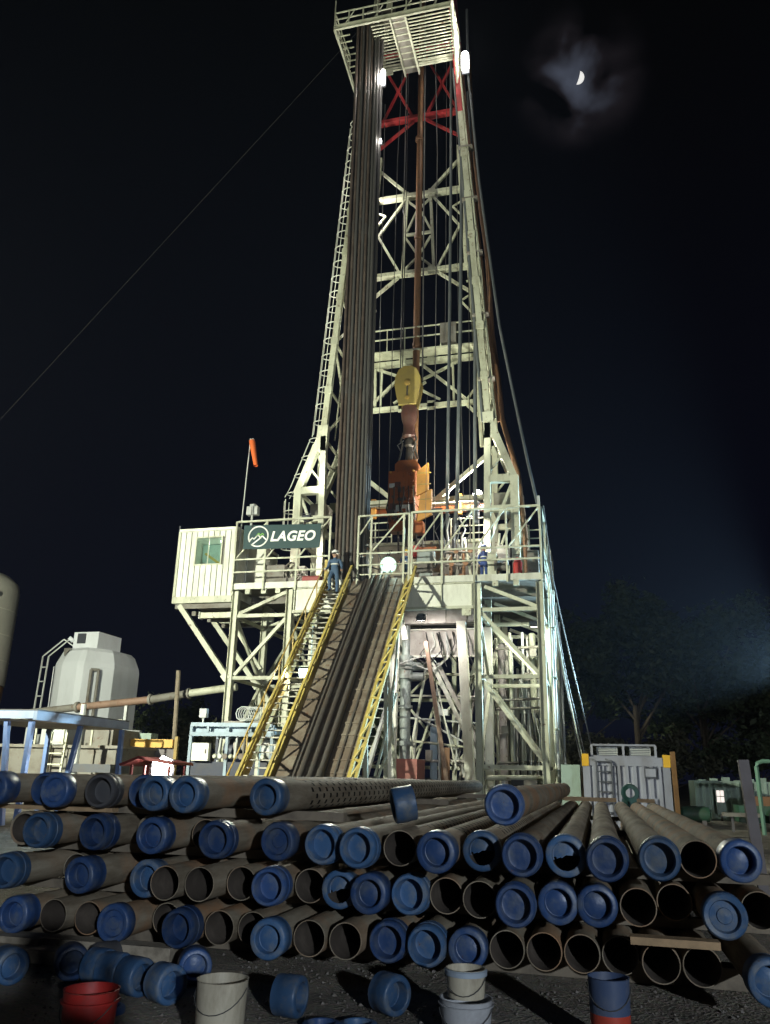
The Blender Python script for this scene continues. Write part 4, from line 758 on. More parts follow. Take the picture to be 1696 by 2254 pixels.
# ---- under the floor: preventer stack, ladders, pole, risers
Bp = thing('blowout_preventer', 'grey blowout preventer stack standing over the well cellar', 'preventer', (-1.1, 4.4, 0))
MB().lathe((-1.12, 4.4, 0), (0,0,1), [(0,2.3),(.26,2.3),(.26,6.0),(.42,6.0),(.42,6.2),(.34,6.2),(.34,6.45),(.46,6.45),(.46,6.7),(.36,6.75),(.36,7.1),(.2,7.1),(.2,9.3),(0,9.3)], 18).build('stack', BOPG, Bp, True)
MB().lathe((-1.12, 4.4, 0), (0,0,1), [(.26,2.9),(.38,2.9),(.38,3.1),(.26,3.1)], 18).build('flange', BOPG, Bp, True); MB().lathe((-1.12, 4.4, 0), (0,0,1), [(.26,4.6),(.36,4.6),(.36,4.75),(.26,4.75)], 18).build('flange', BOPG, Bp, True)
for z in (6.1, 6.6): MB().lathe((-1.12, 4.4, z), (1,0,0), [(0,-.9),(.2,-.9),(.22,-.3),(.22,.3),(.2,.9),(0,.9)], 14).build('ram_bonnet', BOPG, Bp, True)
boxp('base_box', Bp, mat('dull_red', (.30, .11, .09), .6, dirt=.4), -1.5, -.3, 3.4, 5.2, .01, 2.29)
MB().path([(-.6,4.2,7.0),(.1,4.0,6.6),(.7,4.1,7.3),(.4,4.5,8.2)], .05).build('control_hose', BLACK, Bp, True); MB().path([(-.5,4.1,6.6),(.3,3.9,6.3),(1.0,4.0,6.9),(.9,4.3,8.0)], .04).build('control_hose', GREYW, Bp, True); MB().path([(-1.8,3.8,6.5),(-.4,3.6,6.9),(.6,3.8,7.1)], .03).build('control_hose', GREYW, Bp, True)
rw = random.Random(5)
Wl = thing('wellhead_pipework', 'pale choke lines and struts crowding round the preventer under the floor', 'pipework', (.6, 5.5, 0))
for i in range(12):
    x = rw.uniform(-2.4, 2.6); y = rw.uniform(5.6, 8.5); tube('strut', Wl, (WHITE, GREYW, CREAM, PINKW)[i % 4], (x, y, rw.uniform(.1, 2)), (x+rw.uniform(-1.6, 1.6), y+rw.uniform(-.3, .3), rw.uniform(4.5, 8.6)), rw.uniform(.04, .1), 8)
for i in range(6): z = 1.2+i*1.05; tube('choke_line', Wl, (GREYW, PINKW, CREAM)[i % 3], (-2.6+rw.uniform(0, .6), 6.2, z), (2.2+rw.uniform(0, .6), 6.2, z+rw.uniform(-.5, .5)), rw.uniform(.05, .09), 8)
for i in range(8): x, z = rw.uniform(-2.2, 2.2), rw.uniform(1.5, 6.8); boxp('valve_body', Wl, (GREYW, BOPG, PINKW, RUSTP)[i % 4], x, x+rw.uniform(.2, .45), 5.9, 6.3, z, z+rw.uniform(.2, .5))
for i in range(7): x = -.2+.33*i; MB().path([(x, 4.7, 8.3), (x+.15, 4.55, 7.7), (x+rw.uniform(-.3,.3), 4.5, 7.2), (x+.4, 4.6, 6.6)], .03, 6).build('hose', (BLACK, GREYW)[i % 2], Wl, True)
tag(MB().beam((.36, 2.0, 7.4), (1.52, 2.0, .1), .17, .17, (0,1,0)).build('timber_prop', mat('prop_timber', (.30, .20, .145), .7, dirt=.35, scale=4), None, False, (1.52, 2, .1)), 'brown pole leaning under the middle of the floor', 'pole')
Rs = thing('mud_gas_separator', 'pale vertical vessels and risers behind the right bay', 'vessel', (4.0, 6.5, 0))
for x, y, r_, z1_, m_ in ((3.5,6.0,.32,7.9,PINKW),(4.25,6.4,.42,6.2,GREYW),(4.9,5.5,.16,8.3,CREAM),(5.2,6.8,.22,7.2,CREAM),(3.9,4.6,.08,8.2,CREAM),(4.5,4.6,.07,8.2,GREYW)):
    MB().lathe((x, y, 0), (0,0,1), [(0,.02),(r_,.02),(r_,z1_-.3*r_),(r_*.6,z1_),(0,z1_)], 16).build('vessel', m_, Rs, True)
for i in range(16):
    x = 3.25+.145*i; y = 4.8+((i*7) % 5)*.55; tube('riser', Rs, (CREAM, GREYW, PINKW, DIRTY)[i % 4], (x, y, .02), (x, y, 8.0-.45*((i*3) % 5)), .035+.012*(i % 4), 8)
for z in (2.2, 4.6, 5.0, 7.4): tube('cross_pipe', Rs, DIRTY, (3.2, 4.55, z), (5.5, 4.55, z+.1), .06)
for i, (x, z) in enumerate(((4.9,3.1),(5.1,4.2),(4.7,5.9),(5.0,7.0),(3.6,3.5))): boxp('valve', Rs, DIRTY, x-.15, x+.15, 4.3, 4.5, z, z+.35)
for i in range(7): MB().path([(4.3+.15*i, 4.2, 1.5), (4.2+.2*i, 4.15, 2.6+.15*i), (4.35+.12*i, 4.3, 4.4)], .03).build('hose', GREYW if i % 2 else BLACK, Rs, True)
Bx = thing('pump_manifold', 'low pale pipework and pumps at the foot of the right bay', 'pump', (4.3, 1.2, 0))
for i in range(9): tube('stub_pipe', Bx, (CREAM, DIRTY, GREYW)[i % 3], (3.3+.27*i, 1.2, .01), (3.3+.27*i, 1.2, 1.2+.3*((i*5) % 3)), .07, 8)
tube('header', Bx, CREAM, (3.2, 1.1, 1.55), (5.6, 1.1, 1.6), .1); tube('header', Bx, DIRTY, (3.2, 1.4, 1.1), (5.6, 1.4, 1.1), .12); boxp('motor', Bx, BLACK, 4.2, 4.9, .8, 1.05, 1.1, 1.5)
Lt = thing('cellar_ladder', 'leaning pale stair frame under the right side of the ramp', 'stairs', (-2.2, 1.5, 0))
for x in (-2.7, -1.95): beam('stringer', Lt, GREYW, (x, -.6, .05), (x+.4, 3.4, 5.6), .12, .18)
for i in range(13): f = i/13; boxp('tread', Lt, GREYW, -2.65+.4*f, -1.95+.4*f, -.55+4*f, -.35+4*f, .2+5.5*f, .24+5.5*f)
Bk = thing('cellar_door_frame', 'orange-red upright panel and blue drum under the floor', 'panel', (.6, 6, 0))
boxp('panel', Bk, RUSTP, .35, .75, 6.0, 6.1, .01, 2.9); beam('frame', Bk, GREYW, (.25, 6, .01), (.25, 6, 4.4), .1); boxp('tarp', Bk, BLUEP, -.25, .1, 6.2, 6.3, 1.0, 3.9); boxp('lamp_hood', Bk, GREYW, .2, .7, 5.8, 6.2, 4.4, 4.7)
tube('cross_pipe', Bk, GREYW, (-1.0, 5.9, 4.4), (2.6, 5.9, 2.6), .05)
Bs = thing('substructure_sill', 'dark steel skid beams lying under the substructure front', 'skid', (1.5, -.8, 0))
for y in (-1.2, -.5): beam('skid_beam', Bs, STEEL, (-.4, y, .35), (6.4, y, .35), .35, .65, IPROF)
boxp('skid_box', Bs, GREENL, 6.3, 7.0, -1.4, .4, .01, 2.1); boxp('end_plate', Bs, DIRTY, 4.9, 5.4, -1.5, -1.42, .01, 1.5)

# ================================================================== LAMPS
GW = (0.97, 1.0, 0.80); WW = (1.0, 0.93, 0.80); PK = (1.0, 0.91, 0.84); CW = (0.80, 0.90, 1.0)
# two light towers of the site stand outside the picture, behind the camera and off to the left
def light_tower(label, pos, target, power, col, h, cone=70, lm=LAMPW):
    t = thing('light_tower', label, 'light tower', (pos[0], pos[1], 0), 'light towers round the site'); x, y = pos
    boxp('trailer', t, YELLOW, x-.9, x+.9, y-.6, y+.6, .35, 1.3); beam('mast_pole', t, GREYW, (x, y, 1.3), (x, y, h), .14)
    for s in (-1, 1): MB().lathe((x+s*.5, y-.75, .33), (0,1,0), [(0,0),(.3,0),(.33,.05),(.33,.2),(.3,.25),(0,.25)], 16).build('wheel', BLACK, t, True)
    d = (V(target) - V((x, y, h))).normalized(); sx = d.cross(V((0,0,1))).normalized()
    beam('lamp_bar', t, GREYW, V((x, y, h)) - sx*.9, V((x, y, h)) + sx*.9, .1)
    for k in (-.66, -.22, .22, .66):
        p = V((x, y, h+.2)) + sx*k; MB().sweep(p - d*.18, p, BOXP, .40, .34).build('lamp_head', DKGREY, t); MB().sweep(p+d*.004, p+d*.014, BOXP, .36, .3).build('lens', lm, t)
    lamp(t, V((x, y, h+.2)) + d*.45, target, power, col, .28, cone, .4)
    return t
light_tower('light tower behind the viewer on the right', (21.6, -54.4), (3.5, -20, 3.0), 17500, CW, 6.2, 75)
light_tower('light tower standing left of the rig front', (-15, -24), (-6, 2, 22), 43000, GW, 8.5, 126)
light_tower('light tower standing just beyond the right edge of the view', (17.8, 9.8), (8, -1, 9.5), 62000, (.50, .80, 1.0), 6.4, 56)
fl = floodlight('floodlight', 'greenish floodlight glaring from the gate at the ramp head', (-1.05, .22, 10.62), (5.6, -22, 2.2), 10500, (.97, 1, .84), LAMPG, .42, 60, soft=.2)
MB().lathe((-1.05, .20, 10.62), (.27,-.9,-.33), [(0,.07),(.08,.06),(.15,.03),(.19,0),(.20,-.04),(.14,-.10),(0,-.12)], 22).build('round_lens', LAMPG, fl, True)
rmat = bpy.data.materials.new('painted_glare'); rmat.use_nodes = True; rt = rmat.node_tree; rb = rt.nodes['Principled BSDF']; rb.inputs['Base Color'].default_value = (.3, .4, .34, 1); rb.inputs['Emission Color'].default_value = (.50, 1, .76, 1)  # lens glare round the lamp, painted as a glowing ring that fades outward
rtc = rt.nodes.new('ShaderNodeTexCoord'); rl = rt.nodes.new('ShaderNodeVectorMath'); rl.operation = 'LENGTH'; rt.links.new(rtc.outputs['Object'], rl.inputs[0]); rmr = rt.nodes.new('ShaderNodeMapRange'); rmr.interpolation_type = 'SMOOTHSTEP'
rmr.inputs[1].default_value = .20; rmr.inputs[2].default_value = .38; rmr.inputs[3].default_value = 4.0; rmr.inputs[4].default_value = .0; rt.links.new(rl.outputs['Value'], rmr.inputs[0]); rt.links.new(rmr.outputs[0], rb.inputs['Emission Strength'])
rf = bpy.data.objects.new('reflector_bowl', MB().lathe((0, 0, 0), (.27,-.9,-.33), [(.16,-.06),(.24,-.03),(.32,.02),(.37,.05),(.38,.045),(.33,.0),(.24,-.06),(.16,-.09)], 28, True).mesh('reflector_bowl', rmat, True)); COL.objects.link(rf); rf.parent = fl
beam('stand', fl, DKGREY, (-1.05, .42, DZ-.01), (-1.05, .42, 10.5), .06)
fl = floodlight('floodlight', 'bright lamp beside the right mast leg behind the hoses', (2.35, 5.6, 15.5), (0, 6.4, 15.4), 300, WW, LAMPW, .5, 150); beam('stand', fl, DKGREY, (2.35, 5.75, 13.25), (2.35, 5.75, 15.3), .07)
MB().lathe((2.35, 5.3, 15.55), (-.3,-1,.1), [(0,.1),(.18,.08),(.26,0),(.18,-.05),(0,-.06)], 14).build('bulb', LAMPW, fl, True)
lamp(fl, (2.1, 5.0, 15.75), None, 1900, WW, .15)
fl = floodlight('floodlight', 'work lamp on the stairway between the treads', (-3.25, -3.95, 5.28), (-2.4, -14, 0), 260, GW, LAMPG, .46, 150); beam('stand', fl, DKGREY, (-3.25, -3.75, 4.75), (-3.25, -3.75, 5.2), .05)
fl = floodlight('floodlight', 'lamp under the floor lighting the preventer stack', (.3, 1.2, 8.3), (.5, 4.6, 4), 720, PK, LAMPW, .35, 160)
fl = floodlight('floodlight', 'lamp under the right bay lighting the pale risers', (5.2, 2.4, 8.1), (4.2, 5.8, 3), 700, GW, LAMPW, .3, 160)
fl = floodlight('floodlight', 'added unseen lamp on the right railing shining up the mast', (1.2, .2, 13.1), (1.2, 4.6, 30), 3000, GW, LAMPW, .4, 75)  # unseen uplight, added to brighten the mast
fl = floodlight('floodlight', 'added unseen lamp on the railing above the banner shining up the mast', (-5.0, .1, 13.1), (-4.0, 4.0, 30), 2400, GW, LAMPW, .4, 75)  # second added uplight for the mast, not a visible fitting
fl = floodlight('floodlight', 'lamp on the floor under the banner lighting the equipment', (-5.0, .5, 12.2), (-5.2, 3, 10), 260, WW, LAMPW, .3, 150)
fl = floodlight('floodlight', 'lamp over the drill floor lighting the manifold', (2.6, .9, 13.0), (2.2, 3.4, 10), 420, WW, LAMPW, .3, 150)
def tube_lamp(lab, pos, L_, power, r_=.13, aim=None):
    t = thing('tube_lamp', lab, 'lamp', pos, 'lamps on the mast'); x, y, z = pos
    boxp('housing', t, DKGREY, x-r_, x+r_, y+r_*1.02, y+r_+.1, z-L_/2, z+L_/2)
    MB().lathe((x, y, z), (0,0,1), [(0,-L_/2),(r_*.8,-L_/2+.05),(r_,-L_/2+.15),(r_,L_/2-.15),(r_*.8,L_/2-.05),(0,L_/2)], 14).build('glow_tube', LAMPT, t, True)
    beam('bracket', t, DKGREY, (x, y+r_+.05, z+.2), (x, y+r_+.45, z+.2), .06)
    lamp(t, (x, y-r_-.12, z), aim, power, (1, .95, .88), .1)
    return t
tube_lamp('bright tube lamp outside the right mast leg under the platform', (2.50, 1.4, 40.4), 1.3, 800, .21)
tube_lamp('bright tube lamp beside the stands under the platform', (-1.97, .12, 39.0), 1.05, 260, .125)
tube_lamp('small tube lamp beside the stands well below the platform', (-2.02, .2, 34.6), .32, 40, .05)
for sd, zz, lab in ((-1, 26.0, 'tube lamp inside the left mast leg above the walkway'), (-1, 33.6, 'tube lamp inside the left mast leg below the red section')):
    tube_lamp(lab, (CX0+sd*(hw(zz)-.5), 4.4, zz), .5, 420, .05)

# ================================================================== PEOPLE
SKIN = (.36, .21, .14)
def person(label, loc, rz, pose='stand', cloth=(.05, .09, .17), helmet=(.8, .8, .78), legs=None):
    t = thing('person', label, 'person', loc, None, rz)
    P = {'pelvis': (0,0,.96), 'belly': (0,.0,1.10), 'chest': (0,.0,1.32), 'neck': (0,.01,1.50), 'head0': (0,-.01,1.58), 'head1': (0,-.015,1.70)}
    for s, k in ((-1, 'L'), (1, 'R')):
        P['hip'+k] = (s*.10, 0, .92); P['knee'+k] = (s*.115, -.03, .50); P['ank'+k] = (s*.12, .02, .09); P['toe'+k] = (s*.135, -.17, .035)
        P['sho'+k] = (s*.19, 0, 1.42); P['elb'+k] = (s*.27, .04, 1.15); P['wri'+k] = (s*.26, -.10, .93)
    if pose == 'step':
        P['kneeL'] = (-.115, -.22, .58); P['ankL'] = (-.12, -.12, .20); P['toeL'] = (-.135, -.30, .16); P['kneeR'] = (.115, .0, .48); P['wriL'] = (-.30, -.16, 1.0); P['wriR'] = (.31, -.14, .98)
    if pose == 'work':
        P['elbL'] = (-.28, -.14, 1.18); P['wriL'] = (-.16, -.36, 1.16); P['elbR'] = (.28, -.12, 1.18); P['wriR'] = (.18, -.36, 1.12)
    if pose == 'photo':
        P['elbL'] = (-.26, -.20, 1.26); P['wriL'] = (-.12, -.36, 1.48); P['elbR'] = (.26, -.20, 1.26); P['wriR'] = (.12, -.36, 1.48)
    rad = {'pelvis': .145, 'belly': .135, 'chest': .155, 'neck': .062, 'head0': .085, 'head1': .092}
    for k in 'LR': rad.update({'hip'+k: .105, 'knee'+k: .072, 'ank'+k: .058, 'toe'+k: .042, 'sho'+k: .078, 'elb'+k: .054, 'wri'+k: .036})
    E_ = [('pelvis','belly'),('belly','chest'),('chest','neck'),('neck','head0'),('head0','head1')]
    for k in 'LR': E_ += [('pelvis','hip'+k),('hip'+k,'knee'+k),('knee'+k,'ank'+k),('ank'+k,'toe'+k),('chest','sho'+k),('sho'+k,'elb'+k),('elb'+k,'wri'+k)]
    nm = list(P); me = bpy.data.meshes.new('body'); me.from_pydata([P[k] for k in nm], [(nm.index(a), nm.index(b)) for a, b in E_], [])
    o = bpy.data.objects.new('body', me); COL.objects.link(o); o.parent = t
    o.modifiers.new('Skin', 'SKIN'); sv = me.skin_vertices[0].data
    for i, k in enumerate(nm): r_ = rad[k]; sv[i].radius = (r_, r_*(.72 if k in ('chest', 'belly', 'pelvis') else 1)); sv[i].use_root = (k == 'pelvis')
    o.modifiers.new('Sub', 'SUBSURF').levels = 1; o.modifiers['Sub'].render_levels = 2
    m = bpy.data.materials.new('clothing'); m.use_nodes = True; nt = m.node_tree; b = nt.nodes['Principled BSDF']; N = nt.nodes.new; L = nt.links.new
    tcx = N('ShaderNodeTexCoord'); sp = N('ShaderNodeSeparateXYZ'); L(tcx.outputs['Object'], sp.inputs[0])
    cr_ = N('ShaderNodeValToRGB'); cr_.color_ramp.interpolation = 'CONSTANT'; dv = N('ShaderNodeMath'); dv.operation = 'DIVIDE'; dv.inputs[1].default_value = 2.0; L(sp.outputs['Z'], dv.inputs[0]); L(dv.outputs[0], cr_.inputs[0])
    cc = cr_.color_ramp; cc.elements[0].position = 0; cc.elements[0].color = (.012, .011, .01, 1); cc.elements[1].position = .065; cc.elements[1].color = (*(legs or cloth), 1)
    e_ = cc.elements.new(.50); e_.color = (*cloth, 1); e_ = cc.elements.new(.76); e_.color = (*SKIN, 1)
    ns = N('ShaderNodeTexNoise'); ns.inputs['Scale'].default_value = 9; L(tcx.outputs['Object'], ns.inputs['Vector']); bp = N('ShaderNodeBump'); bp.inputs['Strength'].default_value = .5; bp.inputs['Distance'].default_value = .03; L(ns.outputs[0], bp.inputs['Height']); L(bp.outputs[0], b.inputs['Normal'])
    L(cr_.outputs[0], b.inputs['Base Color']); b.inputs['Roughness'].default_value = .8
    me.materials.append(m)
    skm = mat('skin', SKIN, .55, dirt=.05, bump=0); hm = mat('helmet_%d_%d' % (int(helmet[0]*100), int(helmet[2]*100)), helmet, .3, dirt=.1, bump=0)
    def part(mb, name, mm, par=t): ob = bpy.data.objects.new(name, mb.mesh(name, mm, True)); COL.objects.link(ob); ob.parent = par; return ob
    part(MB().lathe((0, -.015, 1.70), (0,0,1), [(.165,.0),(.135,.015),(.13,.06),(.10,.115),(.05,.14),(0,.145)], 18), 'helmet', hm)
    fc = MB().tube((0,-.10,1.655), (0,-.125,1.625), .012, 6, .018)
    for s in (-1, 1): fc.tube((s*.095, 0, 1.67), (s*.105, .01, 1.62), .018, 6)
    part(fc, 'face', skm)
    part(MB().lathe((0, .0, 1.22), (0,0,1), [(.150,0),(.152,.045)], 20), 'reflective_stripe', mat('reflective_tape', (.6, .6, .55), .4, dirt=.2, bump=0)).scale = (1.06, .82, 1)
    ey = MB()
    for s in (-1, 1): ey.tube((s*.035, -.095, 1.675), (s*.035, -.104, 1.675), .011, 8)
    ey.box(-.025, .025, -.107, -.095, 1.592, 1.60); part(ey, 'eyes_and_mouth', mat('dark_features', (.03, .015, .012), .4, bump=0))
    for s, k in ((-1, 'L'), (1, 'R')):
        w_ = V(P['wri'+k]); d = (w_ - V(P['elb'+k])).normalized(); u = V((0,-1,0)) if abs(d.y) < .7 else V((0,0,1)); sx = d.cross(u).normalized(); uu = sx.cross(d)
        h = MB().sweep(w_ - d*.02, w_ + d*.085, BOXP, .075, .032, tuple(uu))
        for f, ln in ((-.028, .062), (-.0095, .075), (.0095, .07), (.028, .055)):
            a = w_ + d*.08 + sx*f; bq = a + d*ln*.55 + uu*.008; h.path([a, bq, bq + d*ln*.35 + uu*.022], .0088, 6)
        a = w_ + d*.025 + sx*(-s)*.035; h.path([a, a + d*.03 + sx*(-s)*.022, a + d*.06 + sx*(-s)*.026 + uu*.012], .01, 6)
        part(h, 'hand', skm)
    return t
ps = rp(-3.33, .98, 0)
w1 = person('worker in blue coveralls and white helmet coming down the yellow stairs', (-3.30, ps.y, ps.z-.05), 0.0, 'step', (.045, .085, .15), (.82, .82, .8))
w1.scale = (1.22, 1.15, 1.13)
person('worker in white shirt standing at the head of the ramp', (-2.12, .35, DZ+.0), R(20), 'work', (.62, .62, .6), (.5, .5, .48), (.30, .31, .34))
person('worker in blue with yellow helmet behind the bright floodlight', (-.55, 1.6, DZ), R(-15), 'work', (.05, .10, .22), (.85, .62, .05))
person('worker in dark blue coveralls behind the railing near the right leg', (3.15, 1.3, DZ), R(160), 'stand', (.02, .045, .16), (.12, .16, .3))
pg = person('person holding up a phone whose shadow falls across the left of the pipe stack', (8.07, -34.72, 0), R(182), 'photo', (.04, .04, .05), (.05, .05, .05))

pg.scale = (1.3, 1.2, 1.06)

# ================================================================== LEFT SIDE OF THE SITE
Si = thing('bulk_silo', 'pale grey faceted bulk silo with a boxed top behind the flow line', 'silo', (-22.2, 10.6, 0))
def ngon(cx, cy, r_, n=10, ph=.2): return [(cx + r_*math.cos(2*PI*i/n+ph), cy + r_*math.sin(2*PI*i/n+ph)) for i in range(n)]
def loft(rings):
    b = MB(); n_ = len(rings[0]); vs = [p for r_ in rings for p in r_]
    fs = [(k*n_+i, k*n_+(i+1) % n_, (k+1)*n_+(i+1) % n_, (k+1)*n_+i) for k in range(len(rings)-1) for i in range(n_)] + [tuple(range(n_))[::-1], tuple(range((len(rings)-1)*n_, len(rings)*n_))]
    return b.add(vs, fs)
SX, SY = -22.2, 10.6
def R3(a, c, z): return [(SX+x*a*.62, SY+y*c, z) for x, y in ((-1,-.45),(-.86,-.78),(-.45,-.93),(.18,-1),(.42,-.99),(1,-.40),(1,.7),(.6,1),(-.6,1),(-1,.7))]
loft([R3(.5, .5, 1.6), R3(2.93, 2.6, 3.3), R3(2.95, 2.6, 7.3), R3(2.9, 2.55, 7.55), R3(2.5, 2.25, 8.25), R3(2.2, 2.0, 8.45)]).build('silo_body', SILO, Si)
MB().box(SX-.8, SX+.9, 8.9, 11.4, 8.452, 9.45).build('top_box', SILO, Si); boxp('top_hatch', Si, DKGREY, SX-.5, SX+.05, 8.83, 8.9, 8.75, 9.35); MB().tube((SX-.8, 8.9, 8.9), (SX-1.0, 8.7, 9.1), .12, 8).build('vent', SILO, Si, True)
MB().prism([(SX-1.0,8.42,8.4),(SX-.5,8.42,8.4),(SX-.85,8.30,7.9)], (0,-.04,0)).build('stain_plate', DIRTY, Si)
for q, z_ in ((.46, .0), (.52, .0)): pass
for x, y in ((SX+1.12, 8.45), (SX+1.42, 8.75)): tube('sight_pipe', Si, DIRTY, (x, y-.15, 4.2), (x, y-.15, 7.1), .09)
tube('sight_pipe', Si, DIRTY, (SX+1.1, 8.28, 7.1), (SX+1.45, 8.62, 7.1), .09)
for i in range(3): tube('seam', Si, SILO, (SX-1.45+i*.7, SY-2.30-.08*i, 3.4), (SX-1.45+i*.7, SY-2.30-.08*i, 7.3), .025)
for x in (-24.55, -24.15): beam('ladder_rail', Si, GREYW, (x, 8.2, 2.0), (x+.1, 8.2, 7.9), .07); beam('ladder_rail', Si, GREYW, (x+.1, 8.2, 7.9), (x+.95, 8.8, 9.0), .07)
for i in range(6): beam('ladder_rung', Si, GREYW, (-24.55+.02*i, 8.2, 3.0+i*.85), (-24.15+.02*i, 8.2, 3.0+i*.85), .07)
beam('ladder_top', Si, GREYW, (-23.6, 8.8, 9.0), (-23.0, 9.0, 8.6), .07)
for x, y in ((-24.4, 9), (-20.2, 9), (-24.4, 12.4), (-20.2, 12.4)): beam('silo_leg', Si, GREYW, (x, y, 0), (x, y, 3.4), .3)
boxp('outlet_arm', Si, GREYW, -19.9, -17.4, 8.2, 8.5, 3.5, 3.65)
Tk = thing('storage_tank', 'tall cream tank with a rounded shoulder at the left edge', 'tank', (-41.8, 20, 0))
MB().lathe((-41.8, 20, 0), (0,0,1), [(4.18,7.6),(4.2,8.5),(4.2,15.2),(4.05,15.8),(3.4,16.4),(0,16.9)], 36).build('tank_shell', TANKW, Tk, True)
MB().lathe((-41.8, 20, 0), (0,0,1), [(0,.0),(3.7,.0),(4.12,7.58),(0,7.58)], 36).build('tank_skirt', TANKB, Tk, True); boxp('plate', Tk, DIRTY, -38.6, -37.9, 16.4, 16.7, 14.6, 15.1)
for z in (9.5, 11.5, 13.5): MB().lathe((-41.8, 20, z), (0,0,1), [(4.19,-.04),(4.225,-.03),(4.225,.03),(4.19,.04)], 36).build('weld_band', TANKW, Tk, True)
MB().lathe((-37.2, 18.2, 14.4), (.6,-.8,0), [(0,.3),(.2,.3),(.2,0),(0,0)], 10).build('nozzle', DIRTY, Tk, True)
Fp = thing('flow_line', 'long grey flow line pipe rising towards the rig from the left', 'pipe', (-20, 0, 3.8))
for a, b, r_, m_ in (((-24,.1,3.45),(-16,.1,4.27),.17,DIRTY),((-16,.1,4.27),(-12.2,.1,4.62),.17,mat('brown_pipe',(.22,.14,.10),.6,dirt=.4,rust=.4)),((-12.2,.1,4.62),(-10.3,.1,4.9),.18,DIRTY),((-10.3,.1,4.9),(-8.0,.2,5.2),.17,CREAM)): tube('pipe_length', Fp, m_, a, b, r_, 12)
for a in ((-12.2,.1,4.62),(-16,.1,4.27),(-10.3,.1,4.9)): MB().lathe(a, (1,0,.09), [(.17,-.08),(.25,-.06),(.25,.06),(.17,.08)], 14).build('coupling', DIRTY, Fp, True)
for x, z in ((-18.5, 3.8), (-13.4, 4.35)): beam('pipe_stand', Fp, GREYW, (x, .1, 0), (x, .1, z), .14)
tag(MB().tube((-10.30, -.6, 0), (-10.55, -.6, 5.85), .10, 8).build('steel_pole', WOODG, None, True, (-10.3, -.6, 0)), 'weathered grey pole standing between silo and rig', 'pole')
tag(MB().tube((-11.55, -6.0, 0), (-11.5, -6.0, 3.9), .11, 8).build('steel_pole', GREYW, None, True, (-11.55, -6, 0)), 'pale pole standing in front of the silo beside the yellow beam', 'pole')
# blue canopy frame
Cn = thing('blue_canopy', 'pale blue steel canopy frame with slanting legs at the left edge', 'canopy', (-8, -12, 0))
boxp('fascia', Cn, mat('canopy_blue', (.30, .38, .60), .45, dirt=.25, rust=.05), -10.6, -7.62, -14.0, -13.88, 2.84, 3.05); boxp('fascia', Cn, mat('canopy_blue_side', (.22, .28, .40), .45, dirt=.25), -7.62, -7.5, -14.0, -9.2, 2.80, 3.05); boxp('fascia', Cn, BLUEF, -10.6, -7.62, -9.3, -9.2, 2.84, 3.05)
boxp('roof_sheet', Cn, DARKTARP, -10.6, -7.5, -14.0, -9.2, 3.055, 3.09); boxp('soffit', Cn, mat('soffit_tan', (.42, .36, .28), .7), -10.55, -7.65, -13.85, -9.32, 2.78, 2.83)
for a, b in (((-8.6,-13.8,2.78),(-8.25,-13.8,0)), ((-7.78,-13.8,2.78),(-7.8,-13.8,0)), ((-7.7,-11.6,2.78),(-8.0,-11.8,0)), ((-7.62,-9.4,2.78),(-7.55,-9.4,0)), ((-10.4,-13.8,2.78),(-10.4,-13.8,0)), ((-10.4,-9.4,2.78),(-10.4,-9.4,0))): beam('canopy_leg', Cn, BLUEF, a, b, .13)
# mud tanks behind the canopy
Mt = thing('mud_tank', 'dull grey mud tank with walkway ladder behind the blue canopy', 'tank', (-13, -4, 0))
boxp('tank_wall', Mt, DIRTY, -16.0, -10.5, -4.6, -1.0, .01, 2.3); boxp('top_lip', Mt, DIRTY, -16.1, -10.4, -4.75, -.9, 2.302, 2.42)
for i in range(6): boxp('wall_rib', Mt, DIRTY, -15.8+i, -15.66+i, -4.7, -4.602, .05, 2.25)
for x in (-13.6, -12.9): beam('ladder_rail', Mt, CREAM, (x, -5.0, 0), (x, -4.8, 2.9), .08)
for i in range(6): beam('ladder_rung', Mt, CREAM, (-13.6, -4.95, .4+i*.42), (-12.9, -4.95, .4+i*.42), .06)
for i in range(5): beam('rail_post', Mt, CREAM, (-15.8+i*1.3, -4.6, 2.42), (-15.8+i*1.3, -4.6, 3.4), .07)
beam('rail', Mt, CREAM, (-15.8, -4.6, 3.4), (-10.6, -4.6, 3.4), .06); boxp('shaker', Mt, GREYW, -15.0, -13.8, -3.6, -1.6, 2.43, 3.2); boxp('shaker', Mt, DIRTY, -12.9, -11.6, -3.6, -1.6, 2.43, 3.1); boxp('tarp_cover', Mt, DARKTARP, -11.6, -9.9, -6.2, -4.9, 1.4, 1.7)
# yellow beam enclosure
Ye = thing('yellow_beam_bin', 'low grey bin topped by a broad orange-yellow beam', 'bin', (-10.8, -2.4, 0))
boxp('wall', Ye, mat('bin_grey', (.19, .17, .17), .7), -12.0, -9.5, -2.0, -1.9, .01, 2.44); boxp('top_beam', Ye, mat('beam_yellow', (.62, .36, .08), .5, dirt=.2), -12.05, -9.62, -2.2, -1.85, 2.442, 2.78); beam('bin_post', Ye, CREAM, (-12.15, -2.15, 0), (-12.15, -2.15, 2.9), .18); beam('bin_post', Ye, YEL2, (-9.48, -2.1, 0), (-9.48, -2.1, 2.9), .14); beam('bin_post', Ye, GREYW, (-10.8, -2.1, 0), (-10.8, -2.1, 2.40), .14)
boxp('green_cover', Ye, GREENL, -11.9, -11.0, -1.6, -1.0, 2.45, 3.05)
